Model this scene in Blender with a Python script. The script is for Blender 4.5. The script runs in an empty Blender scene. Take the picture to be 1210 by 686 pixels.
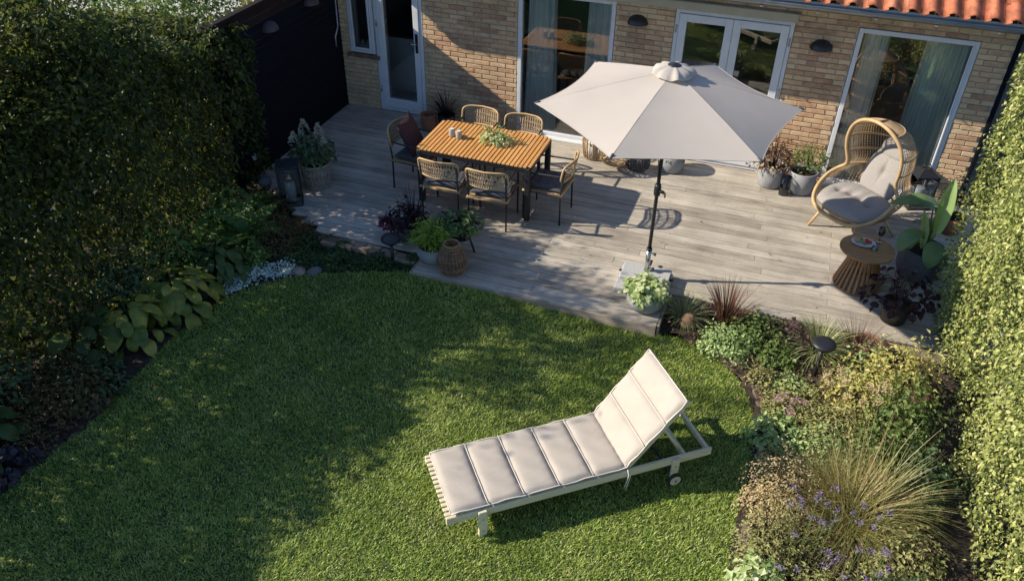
import bpy, math, random
import numpy as np
from mathutils import Vector, Matrix
S = bpy.context.scene
COL = S.collection
random.seed(7); RNG = np.random.default_rng(7)
PI = math.pi
R = math.radians

# ------------------------------------------------------------------ camera
cam_d = bpy.data.cameras.new('camera'); cam = bpy.data.objects.new('camera', cam_d); COL.objects.link(cam)
cam_d.sensor_width = 36; cam_d.lens = 36 * 963 / 1210; cam_d.clip_start = 0.1; cam_d.clip_end = 500
yaw, pit, rol = R(-18.82), R(36.38), R(-1.0)
fw = Vector((math.sin(yaw)*math.cos(pit), math.cos(yaw)*math.cos(pit), -math.sin(pit)))
rt = Vector((math.cos(yaw), -math.sin(yaw), 0)); dn = fw.cross(rt)
ax = math.cos(rol)*rt + math.sin(rol)*dn; ay = -math.sin(rol)*rt + math.cos(rol)*dn
m = Matrix.Identity(4)
for i in range(3):
    m[i][0] = ax[i]; m[i][1] = -ay[i]; m[i][2] = -fw[i]
m[2][3] = 5.25
cam.matrix_world = m
S.camera = cam

# ------------------------------------------------------------------ light
SUN_DIR = Vector((1, .32, -.645)).normalized()          # the way the light travels
w = bpy.data.worlds.new('World'); S.world = w; w.use_nodes = True
nt = w.node_tree; nt.nodes.clear()
sky = nt.nodes.new('ShaderNodeTexSky'); sky.sky_type = 'NISHITA'; sky.sun_disc = False; sky.ozone_density = 5.0; sky.air_density = 1.0; sky.dust_density = .3
sky.sun_elevation = math.asin(-SUN_DIR.z); sky.sun_rotation = math.atan2(-SUN_DIR.x, -SUN_DIR.y)
bg = nt.nodes.new('ShaderNodeBackground'); bg.inputs[1].default_value = 0.108
wo = nt.nodes.new('ShaderNodeOutputWorld')
nt.links.new(sky.outputs[0], bg.inputs[0]); nt.links.new(bg.outputs[0], wo.inputs[0])
sd = bpy.data.lights.new('sun', 'SUN'); sd.energy = 4.55; sd.angle = R(.55); sd.color = (1, .90, .735)
so = bpy.data.objects.new('sun', sd); COL.objects.link(so)
so.rotation_euler = SUN_DIR.to_track_quat('-Z', 'Y').to_euler()
S.view_settings.view_transform = 'Standard'; S.view_settings.look = 'None'
S.view_settings.exposure = 0.74; S.view_settings.gamma = 1
S.cycles.max_bounces = 7; S.cycles.transparent_max_bounces = 10

# ------------------------------------------------------------------ materials
MATS = {}
def hexc(r, g, b): return (r, g, b, 1)
def mat(name, cols, scale=8, rough=.6, bump=0.0, bscale=60, kind='noise', stretch=(1, 1, 1), isl=0.0, obj=0.0,
        metal=0, trans=0.0, detail=4, spec=.4, coords='Object', stain=0.0, stain_scale=1.5):
    """cols: list of colours spread over a noise ramp. isl / obj: how far each island / object shifts along the ramp."""
    if name in MATS: return MATS[name]
    M = bpy.data.materials.new(name); M.use_nodes = True; MATS[name] = M
    n = M.node_tree; n.nodes.clear(); N = n.nodes.new; L = n.links.new
    out = N('ShaderNodeOutputMaterial'); p = N('ShaderNodeBsdfPrincipled')
    p.inputs['Roughness'].default_value = rough; p.inputs['Metallic'].default_value = metal
    p.inputs['Specular IOR Level'].default_value = spec
    tc = N('ShaderNodeTexCoord'); mp = N('ShaderNodeMapping'); mp.inputs['Scale'].default_value = stretch
    geo = N('ShaderNodeNewGeometry'); oi = N('ShaderNodeObjectInfo')
    L(tc.outputs[coords] if coords != 'World' else geo.outputs['Position'], mp.inputs[0])
    # shift the pattern per object so shared meshes do not repeat
    add = N('ShaderNodeVectorMath'); add.operation = 'ADD'
    sc = N('ShaderNodeMath'); sc.operation = 'MULTIPLY'; sc.inputs[1].default_value = 37.0 if obj > 0 else 0.0
    L(oi.outputs['Random'], sc.inputs[0]); L(mp.outputs[0], add.inputs[0]); L(sc.outputs[0], add.inputs[1])
    tx = N('ShaderNodeTexNoise'); tx.inputs['Scale'].default_value = scale; tx.inputs['Detail'].default_value = detail
    L(add.outputs[0], tx.inputs['Vector'])
    val = tx.outputs['Fac']
    ms = N('ShaderNodeMapRange'); ms.inputs[1].default_value = .25; ms.inputs[2].default_value = .75
    L(val, ms.inputs[0]); val = ms.outputs[0]
    for amt, src in ((isl, geo.outputs['Random Per Island']), (obj, oi.outputs['Random'])):
        if amt > 0:
            mx = N('ShaderNodeMix'); mx.inputs['Factor'].default_value = amt
            L(val, mx.inputs[2]); L(src, mx.inputs[3]); val = mx.outputs[0]
    cr = N('ShaderNodeValToRGB'); e = cr.color_ramp.elements
    k = len(cols)
    e[0].position = 0; e[0].color = (*cols[0], 1)
    e[1].position = 1; e[1].color = (*cols[-1], 1)
    for i in range(1, k-1):
        q = e.new(i/(k-1)); q.color = (*cols[i], 1)
    L(val, cr.inputs[0]); csrc = cr.outputs[0]
    if stain > 0:
        st = N('ShaderNodeTexNoise'); st.inputs['Scale'].default_value = stain_scale; st.inputs['Detail'].default_value = 7
        st.inputs['Roughness'].default_value = .65; L(geo.outputs['Position'], st.inputs['Vector'])
        sm_ = N('ShaderNodeMapRange'); sm_.inputs[1].default_value = .35; sm_.inputs[2].default_value = .62
        sm_.inputs[3].default_value = 1-stain; sm_.inputs[4].default_value = 1.0; L(st.outputs['Fac'], sm_.inputs[0])
        vm = N('ShaderNodeVectorMath'); vm.operation = 'SCALE'; L(csrc, vm.inputs[0]); L(sm_.outputs[0], vm.inputs['Scale']); csrc = vm.outputs[0]
    L(csrc, p.inputs['Base Color'])
    if bump > 0:
        bt = N('ShaderNodeTexNoise'); bt.inputs['Scale'].default_value = bscale; bt.inputs['Detail'].default_value = 5
        L(add.outputs[0], bt.inputs['Vector'])
        b = N('ShaderNodeBump'); b.inputs['Strength'].default_value = bump; b.inputs['Distance'].default_value = .01
        L(bt.outputs['Fac'], b.inputs['Height']); L(b.outputs[0], p.inputs['Normal'])
    if trans > 0:
        t = N('ShaderNodeBsdfTranslucent'); hs = N('ShaderNodeHueSaturation')
        hs.inputs['Saturation'].default_value = 1.1; hs.inputs['Value'].default_value = 1.5
        L(csrc, hs.inputs['Color']); L(hs.outputs[0], t.inputs[0])
        mx = N('ShaderNodeMixShader'); mx.inputs[0].default_value = trans
        L(p.outputs[0], mx.inputs[1]); L(t.outputs[0], mx.inputs[2]); L(mx.outputs[0], out.inputs[0])
    else:
        L(p.outputs[0], out.inputs[0])
    return M

def glass_mat(name, tint=(.9, .95, .95), refl=.06):
    M = bpy.data.materials.new(name); M.use_nodes = True; n = M.node_tree; n.nodes.clear(); N = n.nodes.new; L = n.links.new
    out = N('ShaderNodeOutputMaterial'); t = N('ShaderNodeBsdfTransparent'); t.inputs[0].default_value = (*tint, 1)
    g = N('ShaderNodeBsdfGlossy'); g.inputs['Roughness'].default_value = .01
    f = N('ShaderNodeFresnel'); f.inputs[0].default_value = 1.5
    a = N('ShaderNodeMath'); a.operation = 'MULTIPLY_ADD'; a.inputs[1].default_value = 1.6; a.inputs[2].default_value = refl
    L(f.outputs[0], a.inputs[0])
    mx = N('ShaderNodeMixShader'); L(a.outputs[0], mx.inputs[0]); L(t.outputs[0], mx.inputs[1]); L(g.outputs[0], mx.inputs[2])
    L(mx.outputs[0], out.inputs[0]); return M

M_window = glass_mat('window_glass', (.97, .985, .985), .06)
M_clear = glass_mat('clear_glass', (.93, .95, .95), .03); M_lantern = glass_mat('lantern_glass', (.88, .91, .94), .07)
M_brick = mat('brick', [(.30,.135,.09),(.50,.29,.175),(.66,.44,.26),(.74,.54,.33),(.80,.64,.44)], 14, .9, .8, 90, isl=.45, obj=.40, stain=.28, stain_scale=3, coords='World')
M_mortar = mat('mortar', [(.40,.36,.30),(.54,.49,.42)], 20, .95, .6, 120)
M_deck = mat('weathered_deck_wood', [(.20,.165,.135),(.42,.37,.31),(.56,.505,.43),(.66,.61,.535)], 3.0, .8, .6, 30, stretch=(.9, 16, 16), obj=.40, isl=0, detail=9, stain=.34, stain_scale=1.3)
M_step = mat('deck_step_wood', [(.20,.155,.12),(.36,.29,.23),(.44,.37,.30)], 3.0, .8, .5, 30, stretch=(.9, 10, 10), obj=.3, detail=8)
M_teak = mat('teak', [(.42,.19,.055),(.60,.30,.095),(.70,.39,.14)], 5, .5, .2, 60, stretch=(8, 1, 8), obj=.5)
M_teak_dark = mat('oiled_acacia', [(.16,.08,.034),(.28,.145,.058),(.38,.21,.088)], 5, .45, .2, 60, stretch=(1, 9, 1), obj=.4)
M_black = mat('black_metal', [(.012,.013,.016),(.022,.023,.027)], 8, .42, .05, 200, spec=.5)
M_fence = mat('black_timber', [(.003,.005,.009),(.005,.007,.012),(.009,.009,.011)], 2.0, .8, .4, 50, stretch=(1, 1, 12), obj=.3, spec=.12)
M_fencebrown = mat('faded_bounce_lit_timber', [(.012,.008,.008),(.030,.016,.013)], 1.0, .8, .4, 50, obj=.2, spec=.15)  # faded brown, with reflected light on the upper boards put into the colour
M_white = mat('white_paint', [(.60,.62,.65),(.70,.71,.74)], 6, .45, .05, 100)
M_cream = mat('cream_paint', [(.40,.37,.27),(.50,.46,.35)], 5, .6, .1, 60)
M_gutter = mat('zinc', [(.25,.27,.31),(.36,.38,.42)], 6, .4, .05, 60, metal=.5)
M_tile = mat('clay_tile', [(.36,.10,.05),(.56,.18,.085),(.64,.27,.15)], 7, .7, .5, 60, obj=.4, stain=.45, stain_scale=7, coords='Object')
M_tilemoss = mat('tile_underlay', [(.05,.035,.03),(.09,.05,.04)], 9, .9)
M_rattan = mat('rattan', [(.30,.19,.10),(.44,.31,.18),(.55,.42,.27)], 30, .55, .15, 90, isl=.5)
M_rattan_rim = mat('rattan_rim', [(.42,.27,.13),(.56,.38,.2)], 14, .45, .1, 60)
M_rattan_brown = mat('rattan_brown', [(.13,.07,.04),(.26,.15,.085),(.40,.26,.155)], 25, .6, .2, 90, isl=.5)
M_basket = mat('grey_willow', [(.17,.14,.115),(.30,.26,.22),(.40,.36,.31)], 25, .75, .2, 90, isl=.5)
M_cush = mat('charcoal_fabric', [(.060,.063,.075),(.095,.098,.11)], 40, .9, .5, 400)
M_greycush = mat('grey_fabric', [(.27,.25,.24),(.34,.315,.30)], 50, .9, .5, 420)
M_burg = mat('burgundy_fabric', [(.052,.022,.026),(.08,.035,.038)], 40, .95, .4, 400)
M_beige = mat('beige_canvas', [(.425,.375,.325),(.465,.415,.36)], 5, .85, .35, 500)
M_beigeseam = mat('beige_piping', [(.60,.55,.50),(.66,.61,.56)], 30, .8)
M_canopy = mat('canopy_fabric', [(.45,.402,.362),(.49,.44,.395)], 3, .8, .15, 300, trans=.15)
M_pale = mat('pale_pine', [(.55,.47,.33),(.68,.59,.43),(.75,.67,.52)], 5, .55, .15, 60, stretch=(1, 8, 8), obj=.3)
M_tyre = mat('dark_rubber', [(.02,.02,.02),(.03,.03,.03)], 8, .7)
M_granite = mat('granite', [(.20,.20,.21),(.50,.50,.50),(.30,.30,.31),(.62,.62,.62)], 90, .7, .3, 150, detail=6)
M_concrete = mat('grey_fibre_concrete', [(.20,.205,.215),(.27,.275,.285),(.33,.335,.34)], 6, .85, .2, 80)
M_darkconc = mat('charcoal_concrete', [(.062,.067,.078),(.12,.125,.14)], 7, .85, .3, 60)
M_terra = mat('terracotta', [(.22,.09,.05),(.36,.17,.10)], 8, .85, .2, 60)
M_soil = mat('soil', [(.018,.013,.010),(.045,.032,.023),(.085,.06,.042)], 22, .95, 1.0, 60)
M_litter = mat('dry_litter', [(.07,.04,.02),(.20,.12,.06),(.33,.22,.12)], 30, .9, isl=.9)
M_lawnbase = mat('lawn_base', [(.02,.034,.01),(.035,.055,.014),(.055,.07,.024)], 9, .95, .6, 90)
M_grass = mat('grass_blade', [(.08,.14,.025),(.20,.30,.045),(.38,.47,.08),(.80,.80,.36)], 2.2, .38, trans=.25, isl=.75, stain=.2, stain_scale=2.0)
M_paving = mat('pale_paving', [(.42,.39,.36),(.52,.49,.46)], 3, .9)
M_stone = mat('pink_stone', [(.22,.15,.13),(.34,.26,.23)], 20, .8, .3, 60)
M_stoneg = mat('grey_stone', [(.09,.09,.10),(.17,.17,.18)], 20, .8, .4, 40)
M_log = mat('bark', [(.10,.06,.035),(.26,.17,.11)], 20, .9, 1, 40, stretch=(1,1,4))
M_edge = mat('edging_brick', [(.10,.075,.058),(.17,.125,.10),(.22,.17,.14)], 20, .95, .8, 60, obj=.5)
M_twig = mat('twig', [(.05,.033,.02),(.10,.07,.045)], 20, .9, .5, 80)
M_curtain = mat('sage_curtain', [(.70,.77,.74),(.77,.83,.80)], 30, .9, .3, 300, trans=.12)
M_floor_in = mat('oak_floor', [(.12,.085,.055),(.2,.14,.09)], 4, .4, stretch=(8,1,1))
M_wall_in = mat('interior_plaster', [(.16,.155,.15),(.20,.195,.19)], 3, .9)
M_cab = mat('cabinet_white', [(.50,.52,.54),(.56,.58,.60)], 3, .5)
M_worktop = mat('worktop_dark', [(.02,.02,.022),(.035,.035,.035)], 5, .35)
M_steel = mat('brushed_steel', [(.5,.5,.52),(.6,.6,.62)], 5, .25, metal=1)
M_cream_pot = mat('glazed_jar', [(.30,.28,.25),(.42,.40,.36)], 60, .5)
M_candle = mat('candle_wax', [(.62,.62,.62),(.70,.70,.69)], 6, .5)
M_wine = mat('red_wine', [(.03,.004,.008),(.05,.006,.01)], 5, .15)
M_tomato = mat('red_fruit', [(.42,.03,.02),(.5,.05,.03)], 6, .3)
M_grape = mat('green_fruit', [(.18,.22,.05),(.25,.3,.08)], 6, .3)
M_bread = mat('bread', [(.35,.2,.09),(.48,.31,.16)], 20, .8, .3, 60)
M_plate = mat('patterned_plate', [(.2,.26,.36),(.55,.57,.6),(.62,.63,.65)], 90, .3)
def leafmat(name, cols, trans=.3, rough=.5, isl=.75, scale=1.2, bump=0, obj=0.0): return mat(name, cols, scale, rough, bump, trans=trans, isl=isl, spec=.35, obj=obj)
LM = dict(
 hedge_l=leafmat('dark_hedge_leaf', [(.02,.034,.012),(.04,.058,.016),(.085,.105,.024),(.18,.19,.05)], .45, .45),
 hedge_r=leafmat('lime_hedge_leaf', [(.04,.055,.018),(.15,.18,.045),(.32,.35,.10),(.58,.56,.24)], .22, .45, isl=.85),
 hosta=leafmat('hosta_leaf', [(.05,.10,.025),(.12,.17,.035),(.25,.26,.045),(.40,.34,.07),(.22,.13,.04)], .25, .4, isl=0, scale=9, bump=.3, obj=.55),
 hostad=leafmat('hosta_green_leaf', [(.025,.055,.018),(.06,.10,.025),(.11,.15,.035)], .25, .45, isl=0, scale=6, obj=.55),
 fern=leafmat('fern_leaf', [(0.057,0.127,0.035),(0.127,0.217,0.051),(0.229,0.304,0.075)], .35),
 brightfern=leafmat('bright_fern', [(.12,.20,.03),(.24,.34,.05),(.40,.48,.09)], .35),
 ground=leafmat('groundcover_leaf', [(0.029,0.064,0.019),(0.056,0.104,0.032),(0.096,0.136,0.040)], .2),
 lime=leafmat('lime_cover_leaf', [(0.080,0.120,0.016),(0.144,0.176,0.029)], .25),
 silver=leafmat('silver_leaf', [(.40,.52,.46),(.62,.72,.66),(.72,.80,.75)], .2),
 purple=leafmat('purple_leaf', [(.025,.010,.016),(.06,.02,.03),(.11,.045,.055)], .2),
 plum=leafmat('plum_leaf', [(.018,.008,.014),(.03,.012,.02),(.05,.018,.028)], .2),
 heuch=leafmat('heuchera_leaf', [(.05,.022,.03),(.11,.055,.065),(.19,.11,.11)], .2),
 heuchd=leafmat('dark_heuchera_leaf', [(.028,.024,.036),(.055,.045,.062)], .15),
 bronze=leafmat('bronze_leaf', [(0.037,0.035,0.015),(0.100,0.073,0.025),(0.213,0.150,0.056)], .25),
 mint=leafmat('mint_leaf', [(0.178,0.257,0.099),(0.337,0.455,0.178),(0.515,0.620,0.277)], .3),
 green=leafmat('fresh_green_leaf', [(.07,.11,.028),(.13,.19,.05),(.22,.28,.095)], .3),
 yellow=leafmat('autumn_yellow_leaf', [(0.157,0.168,0.045),(0.381,0.370,0.101),(0.560,0.504,0.179),(0.560,0.381,0.213)], .3),
 olive=leafmat('olive_leaf', [(0.162,0.173,0.061),(0.304,0.304,0.112),(0.486,0.446,0.203)], .3),
 dark=leafmat('dark_green_leaf', [(0.029,0.058,0.023),(0.065,0.111,0.046),(0.104,0.156,0.065)], .25),
 straw=leafmat('straw_leaf', [(0.325,0.227,0.114),(0.520,0.406,0.227),(0.620,0.569,0.342)], .3),
 goldgrass=leafmat('golden_grass', [(.07,.10,.025),(.18,.20,.055),(.34,.32,.10),(.58,.50,.26),(.34,.17,.07)], .35, isl=.9),
 redgrass=leafmat('red_grass', [(.05,.03,.025),(.13,.06,.045),(.2,.12,.07)], .25),
 sedge=leafmat('sedge', [(0.140,0.168,0.070),(0.280,0.308,0.140),(0.448,0.462,0.266)], .25),
 darkgrass=leafmat('dark_grass', [(.012,.012,.014),(.03,.028,.03)], .2),
 banana=leafmat('banana_leaf', [(.07,.14,.055),(.14,.22,.09),(.21,.30,.13)], .3, .35, isl=.1, scale=3),
 bananal=leafmat('young_banana_leaf', [(.24,.34,.12),(.33,.44,.17)], .4, .35, isl=.1, scale=3),
 varieg=leafmat('variegated_leaf', [(0.144,0.228,0.060),(0.312,0.408,0.144),(0.528,0.576,0.324),(0.600,0.600,0.408)], .25),
 pink=leafmat('pink_petal', [(.36,.17,.26),(.5,.28,.38)], .2),
 violet=leafmat('violet_petal', [(.16,.12,.28),(.30,.23,.44)], .2),
 white=leafmat('cream_petal', [(.38,.36,.28),(.52,.50,.40)], .2),
 magenta=leafmat('crimson_leaf', [(.14,.02,.05),(.22,.04,.08)], .2),
)

# ------------------------------------------------------------------ object helpers
def empty(name, loc=(0, 0, 0), rz=0, label=None, cat=None, group=None, kind=None):
    o = bpy.data.objects.new(name, None); COL.objects.link(o); o.location = loc; o.rotation_euler = (0, 0, rz)
    o.empty_display_size = .1
    return tag(o, label, cat, group, kind)
def tag(o, label=None, cat=None, group=None, kind=None):
    for k, v in (('label', label), ('category', cat), ('group', group), ('kind', kind)):
        if v: o[k] = v
    return o
def copy_tree(o, parent=None):
    c = o.copy(); COL.objects.link(c); c.parent = parent
    for ch in [x for x in CH.get(o.name, [])]:
        cc = copy_tree(ch, c)
    return c
CH = {}
def link(o, parent):
    COL.objects.link(o)
    if parent is not None:
        o.parent = parent; CH.setdefault(parent.name, []).append(o)
    return o
def place(me, name, mat_, parent=None, loc=(0,0,0), rot=(0,0,0), scale=None):
    o = bpy.data.objects.new(name, me); link(o, parent); o.location = loc; o.rotation_euler = rot
    if scale: o.scale = scale
    return o

class B:
    """collects verts and faces of ONE mesh object"""
    def __init__(s): s.v = []; s.f = []; s.sm = []
    def add(s, vs, fs, smooth=False):
        o = len(s.v); s.v += [tuple(p) for p in vs]; s.f += [tuple(i+o for i in f) for f in fs]; s.sm += [smooth]*len(fs); return s
    def box(s, lo, hi, b=0.0):
        x0, y0, z0 = lo; x1, y1, z1 = hi
        if b <= 0:
            vs = [(x,y,z) for x in (x0,x1) for y in (y0,y1) for z in (z0,z1)]
            return s.add(vs, [(0,1,3,2),(4,6,7,5),(0,4,5,1),(2,3,7,6),(0,2,6,4),(1,5,7,3)])
        c = ((x0+x1)/2,(y0+y1)/2,(z0+z1)/2); h = ((x1-x0)/2,(y1-y0)/2,(z1-z0)/2); b = min(b, min(h)*.9)
        vs = []; ix = {}
        for sx in (-1,1):
            for sy in (-1,1):
                for sz in (-1,1):
                    for a in range(3):
                        d = [h[0]-b, h[1]-b, h[2]-b]; d[a] = h[a]
                        ix[(sx,sy,sz,a)] = len(vs); vs.append((c[0]+sx*d[0], c[1]+sy*d[1], c[2]+sz*d[2]))
        fs = []
        for a in range(3):
            u, v = (a+1)%3, (a+2)%3
            for sg in (-1,1):
                q = []
                for su, sv in ((-1,-1),(1,-1),(1,1),(-1,1)):
                    t = [0,0,0]; t[a]=sg; t[u]=su; t[v]=sv; q.append(ix[(*t,a)])
                fs.append(tuple(q if sg>0 else q[::-1]))
            for su in (-1,1):
                for sv in (-1,1):
                    t0=[0,0,0]; t0[a]=-1; t0[u]=su; t0[v]=sv; t1=list(t0); t1[a]=1
                    q=[ix[(*t0,u)],ix[(*t0,v)],ix[(*t1,v)],ix[(*t1,u)]]
                    fs.append(tuple(q[::-1] if su*sv>0 else q)[::-1] if False else tuple(q if su*sv<0 else q[::-1]))
        for sx in (-1,1):
            for sy in (-1,1):
                for sz in (-1,1):
                    q=[ix[(sx,sy,sz,a)] for a in range(3)]; fs.append(tuple(q if sx*sy*sz>0 else q[::-1]))
        return s.add(vs, fs)
    def tube(s, pts, r, seg=8, closed=False, cap=True):
        pts = [Vector(p) for p in pts]; n = len(pts); rs = r if isinstance(r, (list, tuple)) else [r]*n
        o = len(s.v); prev = None
        for i, p in enumerate(pts):
            if closed: t = pts[(i+1)%n]-pts[i-1]
            else: t = pts[min(i+1,n-1)]-pts[max(i-1,0)]
            t = t.normalized() if t.length > 1e-9 else Vector((0,0,1))
            if prev is None:
                a = Vector((0,0,1)) if abs(t.z) < .9 else Vector((1,0,0)); u = t.cross(a).normalized()
            else:
                u = prev - t*prev.dot(t); u = u.normalized() if u.length > 1e-6 else t.orthogonal().normalized()
            prev = u; v = t.cross(u)
            for k in range(seg):
                an = 2*PI*k/seg; s.v.append(tuple(p + (u*math.cos(an)+v*math.sin(an))*rs[i]))
        rng = n if closed else n-1
        for i in range(rng):
            j = (i+1)%n
            for k in range(seg):
                k2 = (k+1)%seg; s.f.append((o+i*seg+k, o+i*seg+k2, o+j*seg+k2, o+j*seg+k)); s.sm.append(True)
        if cap and not closed:
            s.f.append(tuple(o+k for k in range(seg))[::-1]); s.f.append(tuple(o+(n-1)*seg+k for k in range(seg))); s.sm += [False, False]
        return s
    def lathe(s, prof, seg=28, c=(0,0,0), cap0=True, cap1=False, wob=0, sx=1, sy=1):
        o = len(s.v)
        for i, (r, z) in enumerate(prof):
            for k in range(seg):
                a = 2*PI*k/seg; rr = r*(1+wob*math.sin(3*a+i))
                s.v.append((c[0]+rr*math.cos(a)*sx, c[1]+rr*math.sin(a)*sy, c[2]+z))
        for i in range(len(prof)-1):
            for k in range(seg):
                k2=(k+1)%seg; s.f.append((o+i*seg+k, o+i*seg+k2, o+(i+1)*seg+k2, o+(i+1)*seg+k)); s.sm.append(True)
        if cap0: s.f.append(tuple(o+k for k in range(seg))[::-1]); s.sm.append(False)
        if cap1: s.f.append(tuple(o+(len(prof)-1)*seg+k for k in range(seg))); s.sm.append(False)
        return s
    def blob(s, c, r, seed=0, amp=.15, nu=12, nv=8):
        rn = random.Random(seed); ph = [rn.uniform(0, 6) for _ in range(6)]
        vs = []; 
        for j in range(nv+1):
            th = PI*j/nv
            for i in range(nu):
                a = 2*PI*i/nu
                d = Vector((math.sin(th)*math.cos(a), math.sin(th)*math.sin(a), math.cos(th)))
                k = 1+amp*(math.sin(2.1*d.x+ph[0])+math.sin(2.7*d.y+ph[1])+math.sin(2.3*d.z+ph[2]))/2
                vs.append((c[0]+d.x*r[0]*k, c[1]+d.y*r[1]*k, c[2]+d.z*r[2]*k))
        fs = [(j*nu+i, (j+1)*nu+i, (j+1)*nu+(i+1)%nu, j*nu+(i+1)%nu) for j in range(nv) for i in range(nu)]
        return s.add(vs, fs, True)
    def xf(s, M):
        s.v = [tuple(M @ Vector(p)) for p in s.v]; return s
    def mesh(s, name, m):
        me = bpy.data.meshes.new(name); me.from_pydata(s.v, [], s.f)
        me.polygons.foreach_set('use_smooth', s.sm); me.materials.append(m); me.update(); return me
    def build(s, name, m, parent=None, loc=(0,0,0), rot=(0,0,0)):
        return place(s.mesh(name, m), name, m, parent, loc, rot)

def npmesh(name, V, F, m, parent=None, smooth=True, loc=(0,0,0)):
    """V (n,3), F (k,3) or (k,4) arrays"""
    me = bpy.data.meshes.new(name); k = F.shape[1]
    me.vertices.add(len(V)); me.vertices.foreach_set('co', V.astype(np.float32).ravel())
    me.loops.add(F.size); me.loops.foreach_set('vertex_index', F.astype(np.int32).ravel())
    me.polygons.add(len(F)); me.polygons.foreach_set('loop_start', np.arange(0, F.size, k, dtype=np.int32))
    me.polygons.foreach_set('use_smooth', np.full(len(F), smooth))
    me.update(calc_edges=True); me.materials.append(m)
    return place(me, name, m, parent, loc)

def unit(a): return a/np.maximum(np.linalg.norm(a, axis=1, keepdims=True), 1e-9)
def leaf_arrays(C, Nn, T, Ls, ratio=.55, fold=.12, full=False):
    n = len(C); T = unit(T - Nn*(T*Nn).sum(1, keepdims=True)); Sd = np.cross(Nn, T); L = Ls[:, None]
    Wd = L*ratio*.5
    if not full:
        P = np.stack([C, C+T*L*.45+Sd*Wd+Nn*Wd*fold*2, C+T*L-Nn*L*.12, C+T*L*.45-Sd*Wd+Nn*Wd*fold*2], 1)
        idx = np.arange(n)[:, None]*4
        F = np.concatenate([idx+[0,1,2], idx+[0,2,3]], 0)
    else:
        P = np.stack([C, C+T*L*.25+Sd*Wd*.85+Nn*Wd*fold, C+T*L*.6+Sd*Wd*.85+Nn*Wd*fold, C+T*L-Nn*L*.18,
                      C+T*L*.6-Sd*Wd*.85+Nn*Wd*fold, C+T*L*.25-Sd*Wd*.85+Nn*Wd*fold, C+T*L*.3-Nn*0, C+T*L*.65-Nn*L*.04], 1)
        idx = np.arange(n)[:, None]*8
        F = np.concatenate([idx+q for q in ([0,1,6],[1,2,7],[1,7,6],[2,3,7],[3,4,7],[4,5,6],[4,6,7],[5,0,6])], 0)
    return P.reshape(-1, 3), F
def leaves(name, C, Nn, T, Ls, m, parent, ratio=.55, fold=.12, full=False):
    V, F = leaf_arrays(C, unit(Nn), T, Ls, ratio, fold, full); return npmesh(name, V, F, m, parent, smooth=False)

def mound(c, r, n, ll, m, parent, name='foliage', ratio=.55, full=False, seed=0, low=0.0, up=.6, lumps=5, inner=.55, rnd=.5):
    g = np.random.default_rng(seed+11)
    d = g.normal(size=(n, 3)); d[:, 2] = np.abs(d[:, 2])*1.0 - low; d = unit(d)
    a = np.arctan2(d[:,1], d[:,0]); ph = g.uniform(0, 6, 4)
    k = 1+.16*np.sin(lumps*a+ph[0]+2*d[:,2])+.10*np.sin((lumps+4)*a+ph[1]-5*d[:,2])
    rad = (inner+(1-inner)*g.random(n)**.5)*k
    P = np.array(c)+d*rad[:, None]*np.array(r)
    Nn = unit(d*np.array([1,1,1])/np.array(r)*min(r) + np.array([0,0,up]) + g.normal(size=(n,3))*rnd)
    T = d*np.array([1,1,-.2])+g.normal(size=(n,3))*.6
    return leaves(name, P, Nn, T, ll*g.uniform(.6, 1.25, n), m, parent, ratio, full=full)

def twigs(c, r, n, m, parent, name='stem', rad=.004, seed=0):
    g = random.Random(seed); b = B()
    for i in range(n):
        a = g.uniform(0, 2*PI); q = g.uniform(.2, .85)
        p0 = Vector(c)+Vector((math.cos(a)*r[0]*.12, math.sin(a)*r[1]*.12, 0))
        p2 = Vector(c)+Vector((math.cos(a)*r[0]*q, math.sin(a)*r[1]*q, r[2]*g.uniform(.55, .95)))
        p1 = (p0+p2)/2+Vector((0, 0, r[2]*.15))
        b.tube([p0, p1, p2], [rad*1.5, rad, rad*.5], 4)
    return b.build(name, m, parent)

def blades(c, n, L, spread, wd, m, parent, name='blade_tuft', droop=.8, seed=0, base=.05, seg=6, lvar=.35):
    g = np.random.default_rng(seed+5)
    a = g.uniform(0, 2*PI, n); tilt = g.random(n)**.7*spread; Ls = L*(1-lvar*g.random(n)); b0 = base*np.sqrt(g.random(n))
    d = np.stack([np.cos(a), np.sin(a), np.zeros(n)], 1)
    side = np.stack([-np.sin(a+g.normal(size=n)*.5), np.cos(a+g.normal(size=n)*.2), np.zeros(n)], 1)
    P = np.array(c)+d*b0[:, None]; rows = []
    for k in range(seg+1):
        t = k/seg; wk = wd*(1-t**1.8)*.5+.0004
        rows.append(P-side*wk); rows.append(P+side*wk)
        ang = tilt + droop*(t**1.3)*(.6+tilt)                  # from vertical
        P = P + (d*np.sin(ang)[:, None]+np.array([0,0,1])*np.cos(ang)[:, None])*(Ls/seg)[:, None]
    V = np.stack(rows, 1).reshape(-1, 3); st = 2*(seg+1); idx = np.arange(n)[:, None]*st
    F = np.concatenate([idx+[2*k, 2*k+1, 2*k+3, 2*k+2] for k in range(seg)], 0)
    return npmesh(name, V, F, m, parent, smooth=False)

def flowers(pts, rr, m, parent, name='flower_head', n=14, seed=0, flat=.5, ls=.012):
    g = np.random.default_rng(seed); pts = np.array(pts); N = len(pts)
    C = np.repeat(pts, n, 0)+g.normal(size=(N*n, 3))*np.array([rr, rr, rr*flat])
    Nn = g.normal(size=(N*n, 3))+np.array([0,0,1.2]); T = g.normal(size=(N*n, 3))
    return tag(leaves(name, C, Nn, T, g.uniform(.7, 1.3, N*n)*ls, m, parent, .8), kind='stuff')

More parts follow.
